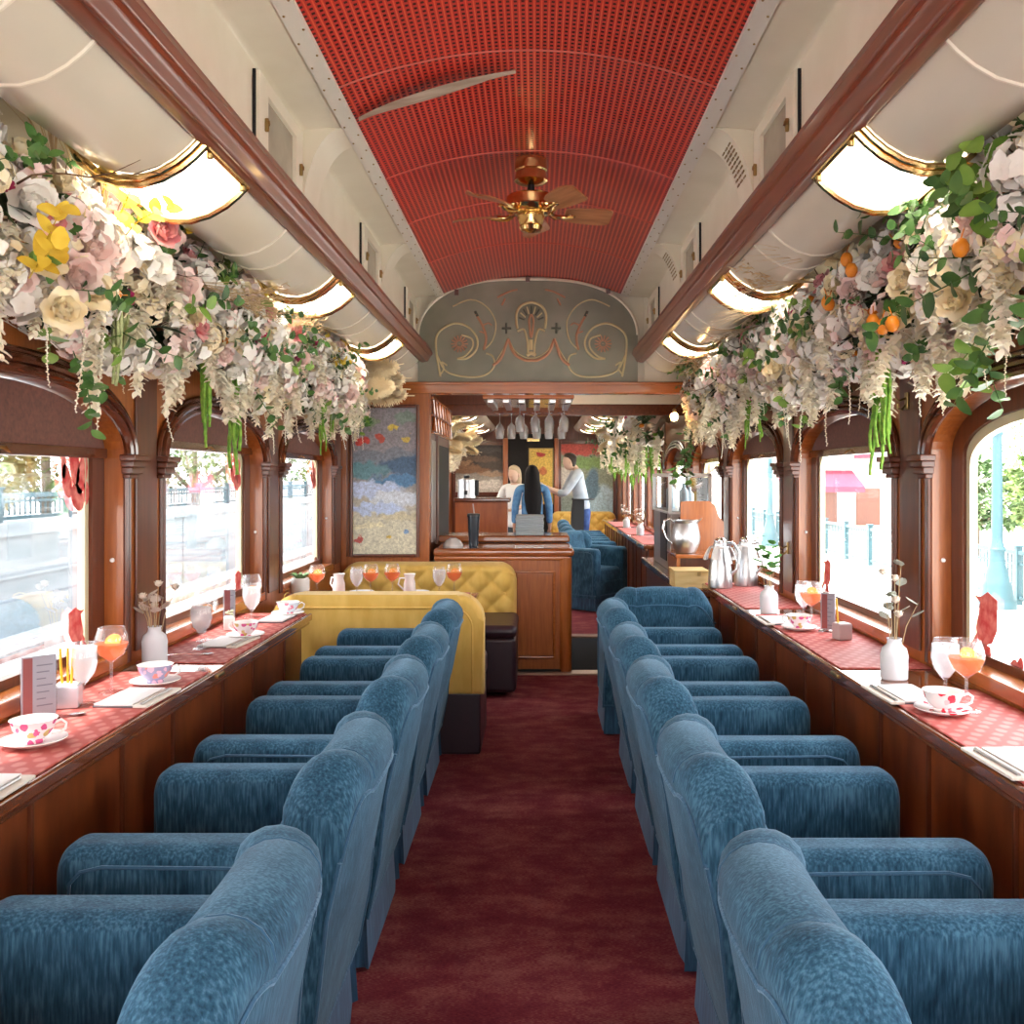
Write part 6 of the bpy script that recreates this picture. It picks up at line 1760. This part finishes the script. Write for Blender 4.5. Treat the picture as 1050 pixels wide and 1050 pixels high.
# man in profile, apron
t, J = person('man in a grey-blue shirt and charcoal apron writing on a pad, facing the aisle', (.70, 13.55, 0), 1.70, 1.74, skin_b, .19, .085, lean=.20, head_fwd=.07, head_drop=.02,
    arms=[((-.22, .30, 1.10), (-.06, .50, 1.18), (1, .3, 0), (0, .3, 1)), ((.24, .26, 1.08), (.08, .48, 1.15), (-1, .3, 0), (0, .3, 1))])
garment_top(t, J, shirt_m, 'shirt', .195, 1.10, -.06, .45)
hy, hz = J['head']
hair_mesh('hair', [(0, hy + dy, hz + dz, rx, ry) for dz, dy, rx, ry in ((.140, .0, .005, .006), (.132, 0, .035, .05), (.112, -.004, .064, .080), (.08, -.012, .080, .092), (.055, -.024, .082, .084), (.02, -.036, .080, .066), (-.02, -.046, .074, .050), (-.055, -.05, .060, .034), (-.07, -.05, .03, .02))], hair_brown, t)
skin_mesh('jeans', [[(0, 0, .95, (.155, .12)), (0, 0, .86, (.155, .12))]] + [[(0, 0, .86, .13), (s * .09, 0, .78, .10), (s * .095, .01, .50, .075), (s * .10, -.005, .08, .06)] for s in (-1, 1)], jeans, t)
bm = new_bm()
rows = []
for j in range(9):
    a = -1.45 + 2.9 * j / 8
    rows.append([(.20 * math.sin(a), .158 * math.cos(a) * .9 + .01, 1.02), (.205 * math.sin(a), .165 * math.cos(a) + .01, .85), (.22 * math.sin(a), .17 * math.cos(a) + .02, .45)])
add_grid(bm, rows); add_grid(bm, [[(x * .97, y - .006, z) for x, y, z in r] for r in rows])
add_tube(bm, [(.200 * math.sin(2 * PI * q / 20), .150 * math.cos(2 * PI * q / 20) + .01, 1.02) for q in range(20)], .012, 6, closed=True)
obj('apron', bm, apron_m, t)
bm = new_bm(); add_box(bm, -.06, .06, -.045, .045, -.006, .006, .002); o = obj('order_pad', bm, paper)
M_ = Matrix.Rotation(1.70, 4, 'Z'); q = M_ @ Vector((.0, .585, 1.235)); o.location = (.70 + q.x, 13.55 + q.y, q.z); o.rotation_euler = (.5, 0, 1.70); tag(o, 'small order pad held by the man in the apron', 'pad')
# third person half hidden behind the woman
t, J = person('pale-haired person in a white top half hidden behind the woman in denim', (-.235, 11.75, 0), 2.6, 1.50, skin_b, .175, .08,
    arms=[((-.22, .06, 1.0), (-.16, .22, .95), (1, 0, 0), (0, 0, 1)), ((.22, .06, 1.0), (.16, .22, .95), (-1, 0, 0), (0, 0, 1))])
garment_top(t, J, white_shirt, 'white_top', .18, 1.12, -.10, .6)
hy, hz = J['head']; k = J['k']
hair_mesh('pale_hair', [(0, hy + dy, hz + dz, rx, ry) for dz, dy, rx, ry in ((.125, .0, .005, .006), (.116, 0, .032, .045), (.096, -.004, .060, .072), (.06, -.014, .078, .080), (.02, -.03, .080, .066), (-.05, -.042, .080, .055), (-.12, -.048, .072, .045), (-.15, -.048, .04, .025))], hair_blond, t)
skin_mesh('trousers', [[(0, 0, .80, (.14, .11)), (0, 0, .70, (.14, .11))]] + [[(0, 0, .70, .12), (s * .08, 0, .62, .09), (s * .085, .01, .42, .065), (s * .09, -.005, .08, .05)] for s in (-1, 1)], apron_m, t)

# ---------------------------------------------------------------- outside
gz = -1.1
conc = mat('pale_concrete', rough=.8, pattern=ramp_noise((.30, .35, .37), (.42, .46, .48), (1, .3, 2), 5, noise=2))
ground_m = mat('platform_concrete', rough=.9, pattern=ramp_noise((.66, .64, .58), (.76, .74, .68), (1, 1, 1), 5, noise=1.5))
ballast = mat('pale_ballast', rough=.95, pattern=ramp_noise((.55, .54, .53), (.72, .71, .70), (1, 1, 1), 6, noise=12))
teal = mat('teal_painted_steel', (.035, .085, .10), rough=.5, bump=(40, .05)); teal_lt = mat('pale_teal_rail', (.07, .15, .18), rough=.6, bump=(40, .05))
bm = new_bm(); add_box(bm, 1.7, 80, -20, 120, gz - .1, gz); struct('ground_platform', bm, ground_m, smooth=False)
bm = new_bm(); add_box(bm, -80, -1.7, -20, 120, gz - .16, gz - .05); struct('ground_trackside', bm, ballast, smooth=False)
bm = new_bm(); add_box(bm, -1.7, 1.7, -20, 120, gz - .3, gz - .2); struct('ground_track_bed', bm, ballast, smooth=False)
bm = new_bm()
add_box(bm, -8.6, -8.2, -10, 70, gz - .1, .50); add_box(bm, -8.7, -8.1, -10, 70, .42, .62); add_box(bm, -8.25, -8.15, -10, 70, -.25, -.20)
struct('exterior_wall', bm, conc, smooth=False)
bm = new_bm()
for k in range(20): add_box(bm, -8.195, -8.188, -10 + 4 * k, -9.97 + 4 * k, gz, .42)
add_box(bm, -8.197, -8.19, -10, 70, -.62, -.59)
struct('exterior_wall_joint', bm, mat('joint_grey', (.30, .33, .36), rough=.9, bump=(20, .1)), smooth=False)
bm = new_bm(); add_box(bm, -7.4, -7.1, -10, 70, gz - .08, gz + .06); struct('exterior_track_rail', bm, mat('weathered_rail', rough=.8, pattern=ramp_noise((.20, .15, .14), (.48, .44, .43), (3, 1, 3), 6, noise=3)), smooth=False)
def railing(label, x, y0, y1, z0, h, m, step=1.8, pick=.0):
    t = thing('railing', label, 'railing', (x, (y0 + y1) / 2, z0))
    hl = (y1 - y0) / 2
    for zz, r in ((h, .04), (h * .14, .03), (h * .78, .022)):
        bm = new_bm(); add_box(bm, -r, r, -hl, hl, zz - r, zz + r, .008); obj('rail_bar', bm, m, t)
    n = int((y1 - y0) / step)
    for k in range(n + 1):
        y = -hl + step * k
        bm = new_bm(); add_box(bm, -.06, .06, y - .06, y + .06, 0, h + .10, .01); add_box(bm, -.08, .08, y - .08, y + .08, h + .10, h + .14, .01); obj('post', bm, m, t)
    if pick:
        bm = new_bm()
        for k in range(int((y1 - y0) / pick)):
            y = -hl + pick * k; add_box(bm, -.012, .012, y - .012, y + .012, .1, h)
        o = obj('pickets', bm, m, t); o['kind'] = 'stuff'
railing('pale teal railing on top of the concrete wall across the track', -8.4, 6, 60, .62, .42, teal_lt, 2.2, .16)
railing('teal post railing along the far side of the platform', 9.2, 10, 46, gz, 1.0, teal, 2.0, .14)
def lamp_post(x, y, label):
    t = thing('lamp_post', label, 'lamp post', (x, y, gz), group='teal lamp posts on the platform')
    bm = new_bm(); add_lathe(bm, [(0, 0), (.34, 0), (.34, .12), (.29, .18), (.27, .42), (.22, .50), (.21, .62), (.15, .80), (.13, 1.05), (.155, 1.10), (.12, 1.16), (.10, 1.3), (0, 1.3)], 20); obj('base', bm, teal, t)
    bm = new_bm(); add_lathe(bm, [(.10, 1.3), (.085, 3.2), (.12, 3.25), (.08, 3.32), (.07, 4.3), (0, 4.3)], 16); obj('pole', bm, teal, t)
    bm = new_bm(); add_lathe(bm, [(0, 4.3), (.12, 4.32), (.20, 4.5), (.22, 4.75), (.15, 4.95), (0, 5.02)], 16); obj('lantern', bm, porcelain, t)
lamp_post(8.6, 17.6, 'teal lamp post with flared base seen through the nearest platform window')
lamp_post(8.3, 33.5, 'teal lamp post farther down the platform seen through the window behind the carafes')
treem = [mat('tree_leaf_%d' % i, rough=.8, pattern=ramp_noise(a, b, (1, 1, 1), 6, noise=2.2, bump=.8)) for i, (a, b) in enumerate((((.09, .15, .04), (.24, .32, .10)), ((.24, .20, .06), (.42, .36, .14)), ((.07, .13, .06), (.20, .30, .12))))]
bark = mat('tree_bark', (.16, .12, .09), rough=.9, bump=(20, .4))
def tree(x, y, h, w, mi, label, z0=gz):
    t = thing('tree', label, 'tree', (x, y, z0), group='trees outside')
    rr = random.Random(int(x * 7 + y * 3))
    bm = new_bm(); add_tube(bm, [(0, 0, 0), (.05, 0, h * .3), (0, .1, h * .6)], [.18, .14, .08], 8)
    for k in range(3): add_tube(bm, [(.03, 0, h * .3), (math.cos(k * 2.1) * w * .3, math.sin(k * 2.1) * w * .3, h * .6)], [.09, .03], 6)
    obj('trunk', bm, bark, t)
    bm = new_bm()
    for k in range(1100):
        a = rr.random() * 6.28; u = rr.uniform(-.75, 1); r = math.sqrt(max(0, 1 - u * u)) * rr.uniform(.75, 1.05)
        p = Vector((w * .5 * r * math.cos(a), w * .5 * r * math.sin(a), h * .62 + h * .38 * u))
        for j in range(3):
            d = Vector((rr.uniform(-1, 1), rr.uniform(-1, 1), rr.uniform(-.6, .6))).normalized()
            petal(bm, p, d, rr.uniform(.14, .30), .075, .2, -.2, 2)
    obj('crown', bm, treem[mi], t, recalc=False)
for k, (x, y, h, w, mi) in enumerate(((-13, 9, 4.9, 5, 1), (-14, 14.4, 5.4, 5.2, 0), (-13.5, 20.2, 5, 5.6, 1), (-14, 27, 5.5, 6, 0), (-13, 36, 6, 7, 2), (-14, 48, 6.5, 8, 0))):
    tree(x, y, h, w, mi, '%s tree behind the concrete wall, %s' % (('dull green', 'yellow-tinged', 'bluish green')[mi], ('nearest of the front line', 'second in the front line', 'third in the front line', 'fourth in the front line', 'fifth in the front line', 'farthest in the front line')[k]))
for k, (x, y, h, w, mi) in enumerate(((12.6, 17.5, 3.3, 4.0, 2), (13.4, 22.3, 3.4, 4.2, 0), (13.2, 28.5, 2.9, 3.6, 2), (29, 50, 9, 10, 0), (12, 66, 9, 12, 1))):
    tree(x, y, h, w, mi, '%s tree beyond the platform railing, %s' % (('fresh green', 'yellow-green', 'dark green')[mi], ('close behind the lamp post', 'second along the railing', 'low one before the gabled house', 'tall one beside the gabled house', 'tall one behind the gabled house')[k]))
B = thing('station_house', 'pale gabled house with a rose-red awning across the platform', 'building', (15.5, 44, gz))
wallm = mat('pale_stucco', (.40, .37, .32), rough=.8, bump=(8, .1)); roofm = mat('brown_shingles', rough=.9, pattern=ramp_noise((.16, .12, .10), (.26, .20, .17), (1, 1, 6), 4, noise=3)); awn = mat('rose_awning', (.20, .025, .05), rough=.7, bump=(20, .1))
bm = new_bm(); add_box(bm, -3.4, 6, 0, 12, 0, 3.0); add_prism_y(bm, [(-3.6, 3.0), (3.0, 3.0), (-.3, 4.6)], 0, 12); obj('walls', bm, wallm, B, smooth=False)
bm = new_bm(); add_prism_y(bm, [(-3.9, 2.9), (-3.8, 2.75), (-.3, 4.5), (3.3, 2.8), (3.4, 2.95), (-.3, 4.75)], -.6, 12.4); add_box(bm, 3.2, 6.4, -.4, 12.4, 3.0, 3.25); obj('roof', bm, roofm, B, smooth=False)
bm = new_bm(); add_grid(bm, [[(-4.5, -1.8, 2.0), (-4.5, -.02, 2.75)], [(-.8, -1.8, 2.0), (-.8, -.02, 2.75)]]); add_grid(bm, [[(-4.5, -1.8, 1.75), (-4.5, -1.8, 2.0)], [(-.8, -1.8, 1.75), (-.8, -1.8, 2.0)]]); obj('awning', bm, awn, B, smooth=False)
for x0 in (-2.6, -.6, 1.6, 3.9):
    bm = new_bm(); add_box(bm, x0, x0 + 1.1, -.05, .02, .2, 1.9); obj('shop_window', bm, dark_z, B, smooth=False)
bm = new_bm(); add_box(bm, -.7, .1, -.06, .02, 3.3, 3.9); obj('gable_vent', bm, awn, B, smooth=False)

# ---------------------------------------------------------------- light, world, camera
w = bpy.data.worlds.new('sky'); scn.world = w; w.use_nodes = True
nt = w.node_tree; bg = nt.nodes['Background']
tc = nt.nodes.new('ShaderNodeTexCoord'); sp = nt.nodes.new('ShaderNodeSeparateXYZ'); cr = nt.nodes.new('ShaderNodeValToRGB')
cr.color_ramp.elements[0].position = .0; cr.color_ramp.elements[0].color = (1.0, .98, .94, 1); cr.color_ramp.elements[1].position = .8; cr.color_ramp.elements[1].color = (.84, .90, 1.0, 1)
nt.links.new(tc.outputs['Generated'], sp.inputs[0]); nt.links.new(sp.outputs[2], cr.inputs[0]); nt.links.new(cr.outputs[0], bg.inputs['Color'])
bg.inputs['Strength'].default_value = WORLD
ld = bpy.data.lights.new('sun', 'SUN'); ld.energy = SUN; ld.angle = .06; ld.color = (1, .96, .88)
lo = bpy.data.objects.new('sun', ld); COL.objects.link(lo); lo.rotation_euler = Vector((.42, .12, -1)).to_track_quat('-Z', 'Y').to_euler()
for y in (9.6, 11.2, 12.8, 14.2):
    for s in (-1, 1):
        ld = bpy.data.lights.new('rear_lamp_glow', 'AREA'); ld.size = .28; ld.energy = LAMP * .3; ld.color = (1, .87, .70)
        lo = bpy.data.objects.new('rear_lamp_glow', ld); COL.objects.link(lo); lo.location = (s * .86, y, 1.93)
ld = bpy.data.lights.new('bar_fill', 'AREA'); ld.size = .5; ld.energy = LAMP * .7; ld.color = (1, .88, .72)  # added fill to brighten the bar vestibule, no fixture there
lo = bpy.data.objects.new('bar_fill', ld); COL.objects.link(lo); lo.location = (.0, 7.1, 2.28)
cam = bpy.data.cameras.new('camera'); co = bpy.data.objects.new('camera', cam); COL.objects.link(co)
cam.sensor_width = 36; cam.sensor_fit = 'HORIZONTAL'; cam.lens = 36 * F / 1050
cam.shift_x = (525 - VX) / 1050; cam.shift_y = (VY - 525) / 1050
co.location = (CX, 0, CZ); co.rotation_euler = (PI / 2, 0, 0); cam.clip_start = .02; cam.clip_end = 300
scn.camera = co
scn.view_settings.view_transform = 'Standard'; scn.view_settings.look = 'None'; scn.view_settings.gamma = 1; scn.view_settings.use_curve_mapping = False
scn.view_settings.exposure = EXPO
scn.cycles.max_bounces = 10; scn.cycles.diffuse_bounces = 5; scn.cycles.glossy_bounces = 4; scn.cycles.transparent_max_bounces = 24; scn.cycles.transmission_bounces = 6
scn.cycles.use_denoising = True; scn.cycles.sample_clamp_indirect = 6; scn.cycles.caustics_reflective = False; scn.cycles.caustics_refractive = False
